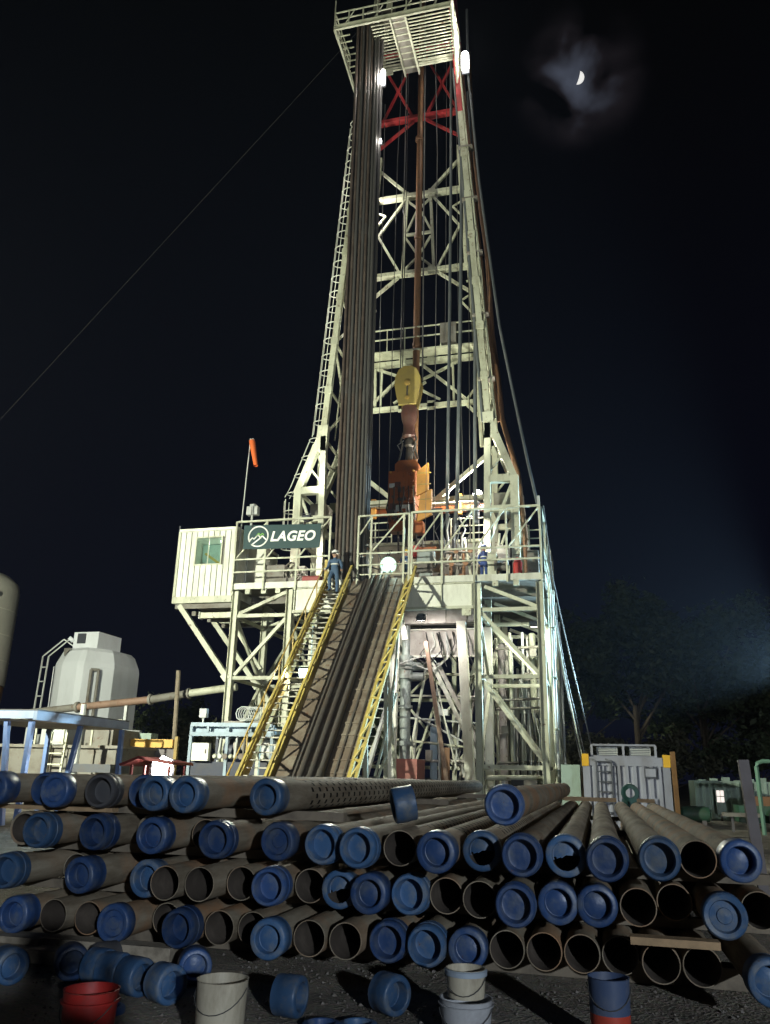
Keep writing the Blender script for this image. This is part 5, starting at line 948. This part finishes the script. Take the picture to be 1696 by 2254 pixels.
# red-tarped table with work lamp
Rt = thing('red_table', 'low red-topped welding table behind the pipe stack', 'table', (-6.0, -10, 0))
MB().prism([(-6.85,-10.6,1.70),(-6.2,-10.6,1.95),(-5.0,-10.6,1.78),(-5.0,-10.6,1.70),(-6.2,-10.6,1.86),(-6.8,-10.6,1.64)], (0, 1.4, 0)).build('table_top', REDTARP, Rt)
for x, y in ((-6.5,-10.4),(-6.05,-10.4),(-5.2,-10.4),(-5.2,-9.4),(-6.5,-9.4)): beam('table_leg', Rt, REDTARP, (x, y, 0), (x, y, 1.68), .07)
fl = floodlight('floodlight', 'white work lamp glaring low behind the red table', (-5.72, -9.9, 1.62), (-3.5, -20, 2.2), 260, WW, LAMPW, .62, 150)
MB().prism([(-6.02,-10.0,1.62),(-5.35,-10.0,1.46),(-5.38,-10.0,1.86),(-5.7,-10.0,1.98)], (0,.05,0)).build('glowing_shade', LAMPW, fl); beam('stand', fl, DKGREY, (-5.7, -9.8, 0), (-5.7, -9.8, 1.5), .06)
# engine skid
Es = thing('engine_skid', 'navy framed engine skid with a white cabinet left of the stairs', 'machine', (-6, -5, 0))
X0, X1, Y0, Y1 = -7.75, -4.35, -4.2, -1.8
for x in (X0, -6.2, X1):
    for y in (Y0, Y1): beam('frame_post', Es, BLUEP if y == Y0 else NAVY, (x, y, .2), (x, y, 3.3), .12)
for z in (3.28, 2.92):
    for y in (Y0, Y1): beam('frame_rail', Es, BLUEP, (X0, y-.08, z), (X1, y-.08, z), .10, .15)
for x in (-7.0, -5.3): beam('frame_stub', Es, BLUEP, (x, Y0-.1, 2.98), (x, Y0-.1, 3.22), .1)
boxp('canopy_sheet', Es, BLUEP, X0, X1, Y0+.1, Y1-.1, 2.95, 3.2)
boxp('base', Es, CREAM, X0-.4, X1+.6, Y0-.3, Y1+.3, .9, 1.35); boxp('base_foot', Es, STEEL, X0, X1, Y0, Y1, .01, .898); boxp('fuel_tank', Es, NAVY, X0+.1, -4.5, Y0-.02, Y0+.9, 1.352, 1.9)
boxp('white_cabinet', Es, WHITE, -7.55, -6.85, Y0-.25, Y0-.03, 1.92, 2.58); boxp('cabinet_handle', Es, STEEL, -6.98, -6.94, Y0-.28, Y0-.252, 2.2, 2.35)
MB().lathe((-6.5, -3.0, 2.3), (1,0,0), [(0,-.2),(.5,-.2),(.5,1.4),(.3,1.6),(0,1.6)], 16).build('engine_block', NAVY, Es, True)
for i in range(10): MB().lathe((-6.65+.22*i, Y0-.05, 2.1+.35*((i*3) % 3)), (0,-1,0), [(0,.08),(.07+.02*(i % 3),.08),(.10,0)], 10).build('fitting', (CREAM, GREYW, STEEL)[i % 3], Es, True)
for i in range(6): tube('pipe_run', Es, (GREYW, DIRTY)[i % 2], (-6.6+.35*i, Y0+.1, 1.9), (-6.5+.33*i, Y0+.1, 2.85), .05)
MB().lathe((-5.6, -3.4, 2.55), (1,0,0), [(0,-.6),(.25,-.6),(.28,-.5),(.28,.9),(.25,1.0),(0,1.0)], 14).build('air_receiver', PINKW, Es, True); MB().lathe((-4.8, -3.6, 2.3), (1,0,0), [(0,-.5),(.3,-.5),(.3,.7),(0,.7)], 14).build('air_receiver', GREYW, Es, True)
beam('light_post', Es, GREYW, (-7.35, Y0+.1, 3.3), (-7.35, Y0+.1, 3.75), .06); boxp('light_box', Es, GREYW, -7.5, -7.2, Y0, Y0+.2, 3.55, 3.9)
boxp('top_net', Es, STEEL, -6.8, -5.0, -3.4, -2.4, 3.37, 3.48); 
for i in range(8): MB().path([(-5.9+.5*math.cos(a)*.6+.08*i, -3.6+.05*i, 3.75+.28*math.sin(a)) for a in [2*PI*q/10 for q in range(10)]], .025, 5, True).build('chain_loop', GREYW, Es, True)

# ================================================================== RIGHT SIDE OF THE SITE
Ct = thing('grey_container', 'grey corrugated container with yellow corners, ladder and roof guard', 'container', (8.6, -2, 0))
c0, c1, cy, cz = 7.14, 10.12, -3.0, 2.36
pr = []; k = 9; wv = (c1-c0-.5)/k
for i in range(k):
    a = c0+.25+i*wv; pr += [(a, cy+.07), (a+wv*.22, cy+.07), (a+wv*.38, cy), (a+wv*.78, cy), (a+wv*.94, cy+.07)]
pr.append((c1-.25, cy+.07)); cm = MB(); cm.add([(x, y, z) for z in (.18, 2.06) for x, y in pr], [(i, i+1, len(pr)+i+1, len(pr)+i) for i in range(len(pr)-1)]); cm.build('corrugated_end', CONTG, Ct)
boxp('corner_post', Ct, CONTG, c0, c0+.25, cy, cy+.25, .01, cz); boxp('corner_post', Ct, CONTG, c1-.25, c1, cy, cy+.25, .01, cz); boxp('header', Ct, CONTG, c0+.25, c1-.25, cy-.02, cy+.2, 2.062, cz); boxp('sill', Ct, CONTG, c0+.25, c1-.25, cy-.02, cy+.2, .02, .178)
boxp('side_wall', Ct, CONTG, c0+.02, c0+.1, cy+.25, 3.2, .02, cz); boxp('side_wall', Ct, CONTG, c1-.1, c1-.02, cy+.25, 3.2, .02, cz); boxp('roof', Ct, CONTG, c0, c1, cy+.25, 3.3, cz-.05, cz); boxp('rear_wall', Ct, CONTG, c0, c1, 3.2, 3.28, .02, cz-.06)
for x in (c0-.02, c1-.22): boxp('corner_casting', Ct, CORNY, x, x+.24, cy-.04, cy+.26, 2.04, 2.46)
for z in (cz+.02, cz+.42): beam('guard_rail', Ct, CONTG, (7.48, cy+.15, z), (9.68, cy+.15, z), .07)
for x in (7.48, 8.58, 9.68): beam('guard_post', Ct, CONTG, (x, cy+.15, cz), (x, cy+.15, cz+.42), .08)
for x in (7.66, 8.80): boxp('fan_grille', Ct, GREYW, x, x+.72, cy+.3, cy+.45, cz+.02, cz+.36); [boxp('grille_slat', Ct, DKGREY, x+.03, x+.69, cy+.285, cy+.298, cz+.06+.06*i, cz+.085+.06*i) for i in range(5)]
for x in (7.62, 8.14): beam('ladder_rail', Ct, DKGREY, (x, cy-.12, .3), (x, cy-.12, 2.2), .06); beam('ladder_hook', Ct, DKGREY, (x, cy-.12, 2.2), (x-.2, cy-.05, 2.28), .06)
for i in range(6): beam('ladder_rung', Ct, DKGREY, (7.62, cy-.12, .5+i*.34), (8.14, cy-.12, .5+i*.34), .045)
boxp('vent_box', Ct, CONTG, 9.28, 9.62, cy-.08, cy-.002, 1.72, 1.98); boxp('vent_frame', Ct, DKGREY, 9.24, 9.66, cy-.06, cy-.004, 1.66, 2.03); boxp('vent_box', Ct, CONTG, 9.32, 9.60, cy-.06, cy-.004, .75, 1.0); boxp('socket', Ct, BLACK, 9.4, 9.5, cy-.1, cy-.062, .82, .92)
Dm = thing('valve_drum', 'dark teal valve body standing before the grey container', 'valve', (8.55, -8, 0))
MB().lathe((8.55, -8, 1.22), (0,1,0), [(.13,-.16),(.24,-.16),(.26,-.12),(.26,.12),(.24,.16),(.13,.16)], 24, True).build('ring_body', TEALD, Dm, True); boxp('pedestal', Dm, TEALD, 8.30, 8.80, -8.2, -7.8, .01, 1.05); boxp('rib', Dm, TEALD, 8.40, 8.46, -8.26, -8.2, .1, 1.0); boxp('rib', Dm, TEALD, 8.64, 8.70, -8.26, -8.2, .1, 1.0); boxp('cap', Dm, GREYW, 8.51, 8.59, -8.1, -7.9, 1.38, 1.50)
tag(MB().sweep((9.52, -12, 0), (9.50, -12, 2.28), BOXP, .11, .11).build('timber_post', WOODO, None, False, (9.52, -12, 0)), 'orange-brown timber post standing right of the container', 'post')
tag(MB().sweep((9.66, -22, 0), (9.57, -22, 1.86), BOXP, .13, .13).build('steel_post', mat('post_grey', (.17, .15, .15), .6, dirt=.4), None, False, (9.66, -22, 0)), 'dark leaning post at the right end of the pipe stack', 'post')
Fc = thing('green_container', 'pale green ribbed container in the background at the right', 'container', (14, 6, 0))
boxp('wall', Fc, GREENL, 11.8, 18, 6, 8.6, .01, 1.66)
for i in range(22): boxp('wall_rib', Fc, GREENL, 11.85+i*.28, 11.97+i*.28, 5.95, 5.998, .05, 1.62)
for i in range(12): boxp('top_lump', Fc, GREENL, 12.0+i*.5, 12.3+i*.5, 6.1, 6.5, 1.662, 1.70+.06*(i % 3))
Gt = thing('green_air_tank', 'dark green horizontal tank lying beside the container', 'tank', (10.9, -2, 0))
MB().lathe((10.4, -2, .5), (1,0,0), [(0,-.02),(.16,.0),(.26,.1),(.27,.2),(.27,.85),(.24,.98),(0,1.05)], 20).build('shell', GREENT, Gt, True); boxp('saddle', Gt, STEEL, 10.6, 10.75, -2.2, -1.8, .01, .3); boxp('saddle', Gt, STEEL, 11.1, 11.25, -2.2, -1.8, .01, .3)
Gp = thing('green_pipe_frame', 'pale green bent pipe frame at the right edge', 'frame', (12.8, -4, 0))
MB().path([(12.78,-4,0),(12.76,-4,2.1),(12.80,-4,2.22),(12.95,-4,2.28),(15.5,-4,2.3)], .07, 8).build('bent_pipe', mat('frame_green', (.12, .24, .17), .5, dirt=.3), Gp, True); tube('upright', Gp, GREENT, (15.0, -4, 0), (15.0, -4, 2.3), .07)
Eq = thing('parked_pump', 'dark pump unit with a lit square window at the right', 'machine', (13.0, -3, 0))
boxp('body', Eq, GREENT, 12.3, 16.0, -2.6, -1.0, .3, .85); boxp('hood', Eq, RUSTP, 12.7, 13.6, -2.5, -1.2, .852, 1.15); MB().lathe((13.6, -3.2, .45), (0,1,0), [(0,0),(.4,0),(.45,.05),(.45,.3),(0,.3)], 18).build('wheel', BLACK, Eq, True); MB().lathe((14.9, -3.2, .45), (0,1,0), [(0,0),(.4,0),(.45,.05),(.45,.3),(0,.3)], 18).build('wheel', BLACK, Eq, True)
boxp('cab', Eq, GREYW, 14.2, 15.6, -2.6, -1.2, .852, 1.6); boxp('tray', Eq, DIRTY, 11.7, 12.9, -3.2, -2.7, .5, .62); beam('strut', Eq, STEEL, (12.0, -2.9, 0), (12.0, -2.9, .5), .08)
wl = thing('lit_window_panel', 'small white lit four-pane panel before the green container', 'window', (12.75, 5.5, 0))
for i in range(2):
    for j in range(2): boxp('pane', wl, lampmat('window_glow', (1, .86, .8), 1.0), 12.62+.16*i, 12.75+.16*i, 5.5, 5.53, .78+.26*j, 1.0+.26*j)
boxp('back', wl, GREENL, 12.58, 12.95, 5.532, 5.60, .3, 1.34); beam('leg', wl, STEEL, (12.75, 5.56, 0), (12.75, 5.56, .3), .08)

# ================================================================== PIPE STACK
# (x, z row) of every pipe end, kind: C blue cap, D faded blue cap, G grey cap, O open; b = how far its end is set back
YE = -27.3
ROWZ = [1.352, 1.002, 0.652, 0.302]
ROWS = [
 [(2.20,'C',0),(2.54,'C',.25),(2.83,'C',0),(3.20,'G',.15),(3.53,'C',.35),(3.84,'D',0),(4.19,'D',-.1),(4.92,'D',0,1),(6.96,'C',-.15)],
 [(2.42,'O',.2),(2.72,'D',0),(3.24,'C',.1),(3.58,'O',.5),(3.87,'C',0),(4.21,'O',.35),(4.52,'C',-.1),(5.04,'C',0),(5.47,'D',-.1),(5.81,'D',-.25),(6.12,'O',-.1,1),(6.45,'C',-.3,1),(6.76,'D',.0,1),(7.09,'C',-.25),(7.41,'D',-.1),(7.71,'C',-.25),(8.09,'D',.0),(8.38,'O',.15),(8.68,'C',.15)],
 [(2.44,'D',0),(2.90,'O',.4),(3.21,'C',0),(3.83,'D',.05),(4.12,'O',-.15),(4.41,'O',-.1),(4.70,'O',.1),(4.99,'C',0),(5.28,'O',.2),(5.57,'D',.1),(5.86,'C',-.05),(6.17,'D',.05),(6.46,'O',.1),(6.74,'O',0),(7.03,'C',-.2),(7.33,'C',.05),(7.62,'C',.05),(7.92,'O',.1),(8.21,'O',.5),(8.50,'D',-.1),(8.80,'O',.3)],
 [(2.60,'C',0),(2.93,'O',.1),(3.28,'O',.1),(3.62,'C',-.05),(3.93,'O',.3),(4.23,'C',-.05),(4.53,'O',.1),(4.81,'O',.15),(5.09,'D',-.2),(5.38,'O',-.05),(5.68,'O',-.05),(6.0,'C',.05),(6.32,'D',0),(6.64,'C',0),(6.93,'O',.1),(7.21,'O',.12),(7.49,'O',.15),(7.77,'O',.18),(8.05,'O',0),(8.33,'O',0),(8.72,'D',-.35)],
]
PL = 12.2
BORE = mat('pipe_bore', (.085, .068, .055), .7, dirt=.5, dirt_col=(.16, .13, .105), scale=5)
def casing_mesh(m):
    me = MB().lathe((0,0,0), (0,1,0), [(.1265,0),(.134,0),(.135,.012),(.135,PL),(.1265,PL)], 28, True).mesh('tube', [m, BORE], True)
    for p in me.polygons:
        if math.hypot(p.center.x, p.center.z) < .128: p.material_index = 1
    return me
CMs = [casing_mesh(CASING), casing_mesh(CASINGS)]
cup = MB().lathe((0,0,0), (0,1,0), [(.135,.24),(.1365,.24),(.138,.9),(.135,.9)], 28, True)   # coupling sleeve
coup = MB().lathe((0,0,0), (0,1,0), [(.1355,-.0),(.149,.0),(.150,.02),(.150,.30),(.1355,.31)], 28).mesh('coupling', CASING, True)
capp = [(0,.052),(.04,.054),(.075,.062),(.094,.072),(.099,.070),(.101,.0),(.104,-.018),(.111,-.024),(.136,-.022),(.146,-.016),(.152,-.002),(.153,.10),(.149,.108),(.150,.165),(.146,.170),(.1365,.172)]
capp2 = [(0,.010),(.05,.012),(.055,.022),(.098,.024),(.103,-.004),(.108,-.016),(.136,-.020),(.147,-.012),(.1525,.004),(.153,.13),(.147,.14),(.1365,.142)]
capp3 = [(0,.088),(.06,.088),(.092,.094),(.106,.090),(.108,.02),(.112,-.006),(.118,-.028),(.138,-.028),(.150,-.014),(.153,.02),(.151,.07),(.156,.075),(.156,.15),(.149,.158),(.1365,.16)]
def cap_mesh(m_, prof, torn=0):
    b = MB().lathe((0,0,0), (0,1,0), prof, 32)
    if torn:
        keep = []
        for f in b.f:
            c_ = sum((V(b.v[i]) for i in f), V())/4; r_ = math.hypot(c_.x, c_.z); a_ = math.atan2(c_.z, c_.x)
            if r_ < .105 and -2.3 + .25*math.sin(r_*60) < a_ < -.1 + torn: continue
            keep.append(f)
        b.f = keep
    return b.mesh('protector_cap', m_, True)
CAPV = {k: [cap_mesh(m_, capp), cap_mesh(m_, capp2), cap_mesh(m_, capp3), cap_mesh(m_, capp, .5)] for k, m_ in (('C', BLUECAP), ('D', BLUECAP2), ('G', GREYCAP))}
CAPM = {k: v[0] for k, v in CAPV.items()}
rown = ['top row', 'second row', 'third row', 'bottom row']
kindn = {'C': 'blue-capped steel casing pipe', 'D': 'faded blue-capped steel casing pipe', 'G': 'grey-capped steel casing pipe', 'O': 'open-ended steel casing pipe'}
for ri_, row in enumerate(ROWS):
    for i, ent in enumerate(row):
        x, k, b = ent[:3]; sl_ = len(ent) > 3; z = ROWZ[ri_]
        y = YE + b + (0 if ri_ else random.uniform(-.03, .03))
        lab = '%s, %s from left in the %s of the stack' % (kindn[k], ordn[i], rown[ri_])
        if sl_: lab = lab.replace('steel', 'slotted')
        t = thing('casing_pipe', lab, 'pipe', (x, y, z), 'casing pipes stacked in the foreground')
        o = bpy.data.objects.new('tube', CMs[1 if sl_ else 0]); COL.objects.link(o); o.parent = t; o.rotation_euler[1] = random.uniform(0, 6); o.scale[1] = random.uniform(.93, 1.0) if not (ri_ == 0 and i == 7) else 1.08
        t.rotation_euler[2] = random.uniform(-.004, .004)
        if ri_ == 1 and x > 7.3: t.rotation_euler[2] = (x - 7.9) * -.006
        if k != 'O':
            vi = 3 if (ri_, i) in ((1, 12), (2, 9), (1, 14), (3, 16)) else (0, 2, 0, 1, 0, 2, 2)[(i*5 + ri_*3) % 7]
            c = bpy.data.objects.new('protector_cap', CAPV[k][vi]); COL.objects.link(c); c.parent = t; c.rotation_euler = (random.uniform(-.05, .05), random.uniform(0, 6) if vi < 3 else 0.4, random.uniform(-.07, .07)); c.scale = (random.uniform(.985, 1.02), random.uniform(.85, 1.15), random.uniform(.985, 1.02))
        elif i % 3 == 0 and ri_ < 2:
            c = bpy.data.objects.new('coupling', coup); COL.objects.link(c); c.parent = t
# dunnage timbers between the rows
def timber(lab, x0, x1, y, z0, h, w_=.10, m=WOODG, rz=0):
    tag(MB().box(x0, x1, y-w_/2, y+w_/2, z0, z0+h).build('dunnage_timber', m, None, False, (x0, y, z0)), lab, 'timber', 'timbers between the pipe rows')
for ri_, z in enumerate((1.138, .788, .438)):
    for j, y in enumerate((-26.55, -21.0, -16.2)):
        timber('%s timber strip under the %s of pipes' % (('nearest', 'middle', 'farthest')[j], rown[ri_]), 2.0, 5.4 if ri_ == 0 else 9.0, y, z, .078)
for j, y in enumerate((-26.4, -21.0, -16.0)): timber('%s thick sleeper under the bottom row of pipes' % ('nearest', 'middle', 'farthest')[j], 1.6, 9.1, y, .01, .156, .25)
for j, (xa, xb, y_, z_, h_) in enumerate(((1.7, 3.3, -27.50, .008, .10), (2.6, 4.2, -27.30, .008, .15), (1.9, 3.0, -27.36, .11, .05), (3.35, 4.9, -27.62, .008, .06))):
    timber('%s weathered sleeper showing at the lower left under the bottom row' % ('leftmost', 'thickest', 'uppermost thin', 'rightmost thin')[j], xa, xb, y_, z_, h_, .20, mat('sleeper_grey', (.36, .31, .24), .85, dirt=.55, dirt_col=(.13, .11, .08), scale=9))
timber('pale plank end lying on the open pipes at the lower right', 7.84, 8.44, -27.46, .452, .05, .14, WOOD)
timber('long light plank lying across the far ends of the pipes', 6.9, 7.42, -15.9, 1.15, .07, .12, WOOD); timber('short light plank lying across the far pipe ends before the container', 6.98, 8.0, -16.4, 1.15, .075, .10, WOOD); timber('bright plank stub on the far pipe ends right of the valve', 8.40, 8.74, -16.2, 1.15, .07, .12, WOOD)
timber('pinkish timber strip showing under the top row at the left edge', 1.9, 3.3, -27.0, 1.165, .035, .10, WOOD)
# loose protector lying on the second row
lp = tag(bpy.data.objects.new('loose_protector', CAPM['D']), 'loose blue protector lying tilted on top of the second row', 'protector'); COL.objects.link(lp); lp.location = (5.92, -26.75, 1.295); lp.rotation_euler = (R(12), 0, R(-68))
# steel stop posts holding the stack are hidden behind it

# ================================================================== FOREGROUND: BUCKETS AND PROTECTORS
def pail(name, label, x, y, z0, r0, r1, h, m, m2=None, split=None, tilt=0, lip=True):
    t = thing(name, label, 'bucket', (x, y, z0))
    rr_ = lambda f: r0 + (r1-r0)*f
    if m2:
        MB().lathe((x,y,z0), (0,0,1), [(0,.004),(r0,.004),(rr_(split),h*split)], 30).build('lower_wall', m2, t, True)
        MB().lathe((x,y,z0), (0,0,1), [(rr_(split),h*split),(r1,h-.004),(r1+.004,h),(r1-.006,h),(rr_(split)-.006,h*split),(r0-.006,.02),(0,.02)], 30).build('upper_wall', m, t, True)
    else: MB().lathe((x,y,z0), (0,0,1), [(0,.004),(r0,.004),(r1,h-.004),(r1+.004,h),(r1-.006,h),(r0-.006,.02),(0,.02)], 30).build('wall', m, t, True)
    if lip: MB().lathe((x,y,z0), (0,0,1), [(rr_(.86)+.001,h*.84),(rr_(.86)+.012,h*.845),(rr_(.9)+.012,h*.875),(rr_(.9)+.001,h*.88)], 30).build('rib', m, t, True)
    MB().path([(x + (r1+.006)*math.cos(a), y + (r1+.006)*math.sin(a), z0+h*.9-.12*math.sin(-a)) for a in [PI + PI*q/12 for q in range(13)]], .003, 5).build('handle', CABLE, t)
    return t
t = pail('red_bucket', 'red plastic bucket at the lower left with a paper label', 4.92, -29.66, .0, .125, .148, .40, REDB)
boxp('paper_label', t, PAPER, 4.80, 4.90, -29.82, -29.805, .02, .20)
pail('cream_bucket', 'cream plastic bucket standing at the bottom edge', 5.47, -29.16, .0, .135, .150, .39, PAIL, lip=False)
t = pail('translucent_bucket', 'grey translucent bucket with a torn label at the bottom edge', 6.80, -28.42, .0, .145, .165, .235, PAILW)
boxp('paper_label', t, PAPER, 6.74, 6.88, -28.60, -28.585, .03, .12)
t = pail('small_pail', 'small cream pail standing on the translucent bucket', 6.80, -28.42, .236, .115, .125, .165, PAIL, lip=False)
MB().lathe((6.80, -28.42, .236), (0,0,1), [(.122,.125),(.134,.128),(.136,.155),(.124,.163)], 28).build('rim', mat('rim_pale_blue', (.35, .42, .5), .4), t, True)
t = pail('two_tone_bucket', 'bucket painted dark blue above and red below at the lower right', 7.675, -28.36, .0, .115, .125, .405, PAILB, PAILR, .52, lip=False)
MB().lathe((7.675, -28.36, .0), (0,0,1), [(.1215,.03),(.1225,.085)], 30).build('white_band', LETTER, t, True)
def prot(x, y, z, rx, rz, lab, k='D', s=1.0):
    o = tag(bpy.data.objects.new('loose_protector', CAPM[k]), lab, 'protector', 'loose blue protectors on the ground'); COL.objects.link(o); o.location = (x, y, z); o.rotation_euler = (rx, 0, rz); o.scale = (s, s*1.1, s)
Dn = R(-90); q_ = .84
for x, y, up, rz, lab, k in (
 (3.36, -28.25, 1, 60, 'loose protector lying at the lower left corner', 'D'), (3.70, -28.0, 1, 40, 'loose protector on edge left of the red bucket in the shadow', 'C'), (3.82, -27.86, 1, -30, 'dark loose protector on edge behind the red bucket', 'G'),
 (4.03, -28.05, 1, 75, 'loose protector on edge behind the left side of the red bucket', 'D'), (4.20, -28.12, 1, 86, 'faded loose protector right behind the red bucket', 'D'), (4.42, -28.22, 1, 70, 'tall loose protector right of the red bucket', 'D'),
 (4.72, -28.34, 1, 62, 'large loose protector on edge between red and cream buckets', 'D'), (4.40, -28.62, 0, 0, 'loose protector lying flat right of the red bucket', 'C'), (4.62, -27.78, 1, 30, 'dark loose protector far behind the cream bucket', 'C'),
 (5.60, -28.86, 0, 0, 'loose protector lying flat right of the cream bucket', 'C'), (5.66, -28.33, 1, 84, 'loose protector standing upright behind the flat ones', 'D'), (5.88, -28.50, 0, 40, 'second flat loose protector from the cream bucket', 'C'), (6.10, -28.42, 0, 80, 'third flat loose protector from the cream bucket', 'D'),
 (6.27, -28.08, 1, 55, 'loose protector on edge left of the pails', 'D'), (7.12, -28.66, 0, 0, 'flat loose protector right of the translucent bucket', 'D'), (6.62, -28.78, 0, 30, 'flat grey loose protector left of the translucent bucket', 'G'), (7.98, -28.62, 0, 30, 'flat grey loose protector right of the two-tone bucket', 'G')):
    prot(x, y, .153*q_ if up else .02, 0 if up else Dn, R(rz), lab, k, q_)

# ================================================================== TREES
def tree(label, x, y, h, r_, lm, nl, seed, z0=.25):
    rn = random.Random(seed); t = thing('tree', label, 'tree', (x, y, 0), 'trees behind the site')
    tr = MB(); tr.tube((0,0,0), (rn.uniform(-.3,.3), rn.uniform(-.3,.3), h*.45), .035*h*.6, 8, .02*h*.6)
    tips = []
    for i in range(9):
        a = rn.uniform(0, 6.28); zz = h*rn.uniform(.25, .5); L_ = r_*rn.uniform(.5, .95); tip = V((L_*math.cos(a), L_*math.sin(a), zz + h*rn.uniform(.12, .42))); tr.tube((0,0,zz*.9), tip, .012*h*.6, 6, .004*h*.5); tips.append(tip)
    tips += [V((rn.uniform(-.3,.3)*r_, rn.uniform(-.3,.3)*r_, h*rn.uniform(.7,.93))) for _ in range(5)]
    me = tr.mesh('trunk', BARK, True); o = bpy.data.objects.new('trunk', me); COL.objects.link(o); o.parent = t
    lv = MB(); cl = [(tp + V((rn.gauss(0,.22)*r_, rn.gauss(0,.22)*r_, rn.gauss(0,.08)*h)), r_*rn.uniform(.13,.30)) for tp in tips for _ in range(4)]
    for i in range(nl):
        c, cr2 = rn.choice(cl); d = V((rn.gauss(0,1), rn.gauss(0,1), rn.gauss(0,.75))); p = c + d*cr2*.55
        if p.z < h*z0*.6: continue
        a = V((rn.gauss(0,1), rn.gauss(0,1), rn.gauss(0,.6))).normalized(); b2 = a.cross(V((rn.gauss(0,1), rn.gauss(0,1), rn.gauss(0,1)))).normalized(); s = rn.uniform(.16,.32)*(.6+h*.035)
        lv.add([p - a*s, p + b2*s*.45, p + a*s, p - b2*s*.45], [(0,1,2,3)])
    me = bpy.data.meshes.new('crown'); me.from_pydata(lv.v, [], lv.f); me.materials.append(lm); o = bpy.data.objects.new('crown', me); COL.objects.link(o); o.parent = t
TR = [('tall dark tree behind the right side of the substructure', 6.5, 33, 13.5, 4.2, LEAF), ('tall dark tree second right of the substructure', 11, 36, 16.5, 5.0, LEAF), ('broad dark tree above the grey container', 16, 38, 15.5, 5.5, LEAF),
      ('dark tree well right of the container', 22, 36, 13.0, 5.0, LEAF), ('far dark tree near the right edge', 28, 40, 12.5, 5.5, LEAF), ('low pale bush behind the grey container on its left', 7.6, 26, 5.0, 2.4, LEAF2), ('low bush behind the grey container on its right', 12.4, 24, 4.4, 2.4, LEAF2), ('low bush beyond the green container', 18.0, 26, 4.6, 3.0, LEAF),
      ('dark tree behind the silo on its right', -27, 32, 7.0, 4.0, LEAF), ('dark tree between silo and rig', -20, 36, 7.5, 4.2, LEAF), ('dark tree low behind the cabin outriggers', -13, 40, 7.5, 4.4, LEAF), ('dark bushy tree behind the yellow bin', -23, 28, 5.4, 3.2, LEAF2)]
for i, (lab, x, y, h, r_, lm) in enumerate(TR): tree(lab, x, y, h, r_, lm, 11000 if h > 10 else 4500, 50+i)

# ================================================================== MOON
MD = 3000; mp_ = cam.location + MOON_DIR*MD; mr_ = 19.5
ex_ = MOON_DIR.cross(V((0,0,1))).normalized(); uy_ = ex_.cross(MOON_DIR)
ax = (ex_*math.cos(R(-22)) + uy_*math.sin(R(-22))); ay = (-ex_*math.sin(R(-22)) + uy_*math.cos(R(-22)))
# the sunlit part of the globe: a lune of the sphere between limb and terminator
mm = MB(); nu, nv = 24, 14
for j in range(nv+1):
    th = PI*j/nv
    for i in range(nu+1):
        ph = R(8) + (R(112)-R(8))*i/nu     # longitude from the near side to just past the limb
        d = ax*math.sin(th)*math.sin(ph) + ay*math.cos(th) - MOON_DIR*math.sin(th)*math.cos(ph); mm.v.append(tuple(d*mr_))
mm.f = [(j*(nu+1)+i, j*(nu+1)+i+1, (j+1)*(nu+1)+i+1, (j+1)*(nu+1)+i) for j in range(nv) for i in range(nu)]
mo = bpy.data.objects.new('moon', mm.mesh('moon', MOONM, True)); COL.objects.link(mo); mo.location = mp_; tag(mo, 'small bright crescent moon in the night sky', 'moon')

# ================================================================== NIGHT AIR
hz = MB().box(-75, 75, -75, 90, -1, 62).build('haze', [], None, False, (0, 0, 0)); tag(hz, 'thin night haze over the whole drilling site', 'haze', kind='stuff')
hm_ = bpy.data.materials.new('night_haze'); hm_.use_nodes = True; nt = hm_.node_tree; nt.nodes.clear()
ho = nt.nodes.new('ShaderNodeOutputMaterial'); pv = nt.nodes.new('ShaderNodeVolumePrincipled'); pv.inputs['Color'].default_value = (.72, .82, 1, 1); pv.inputs['Density'].default_value = .00015; pv.inputs['Anisotropy'].default_value = 0.3
nt.links.new(pv.outputs[0], ho.inputs['Volume']); hz.data.materials.append(hm_)
SC.cycles.volume_bounces = 0
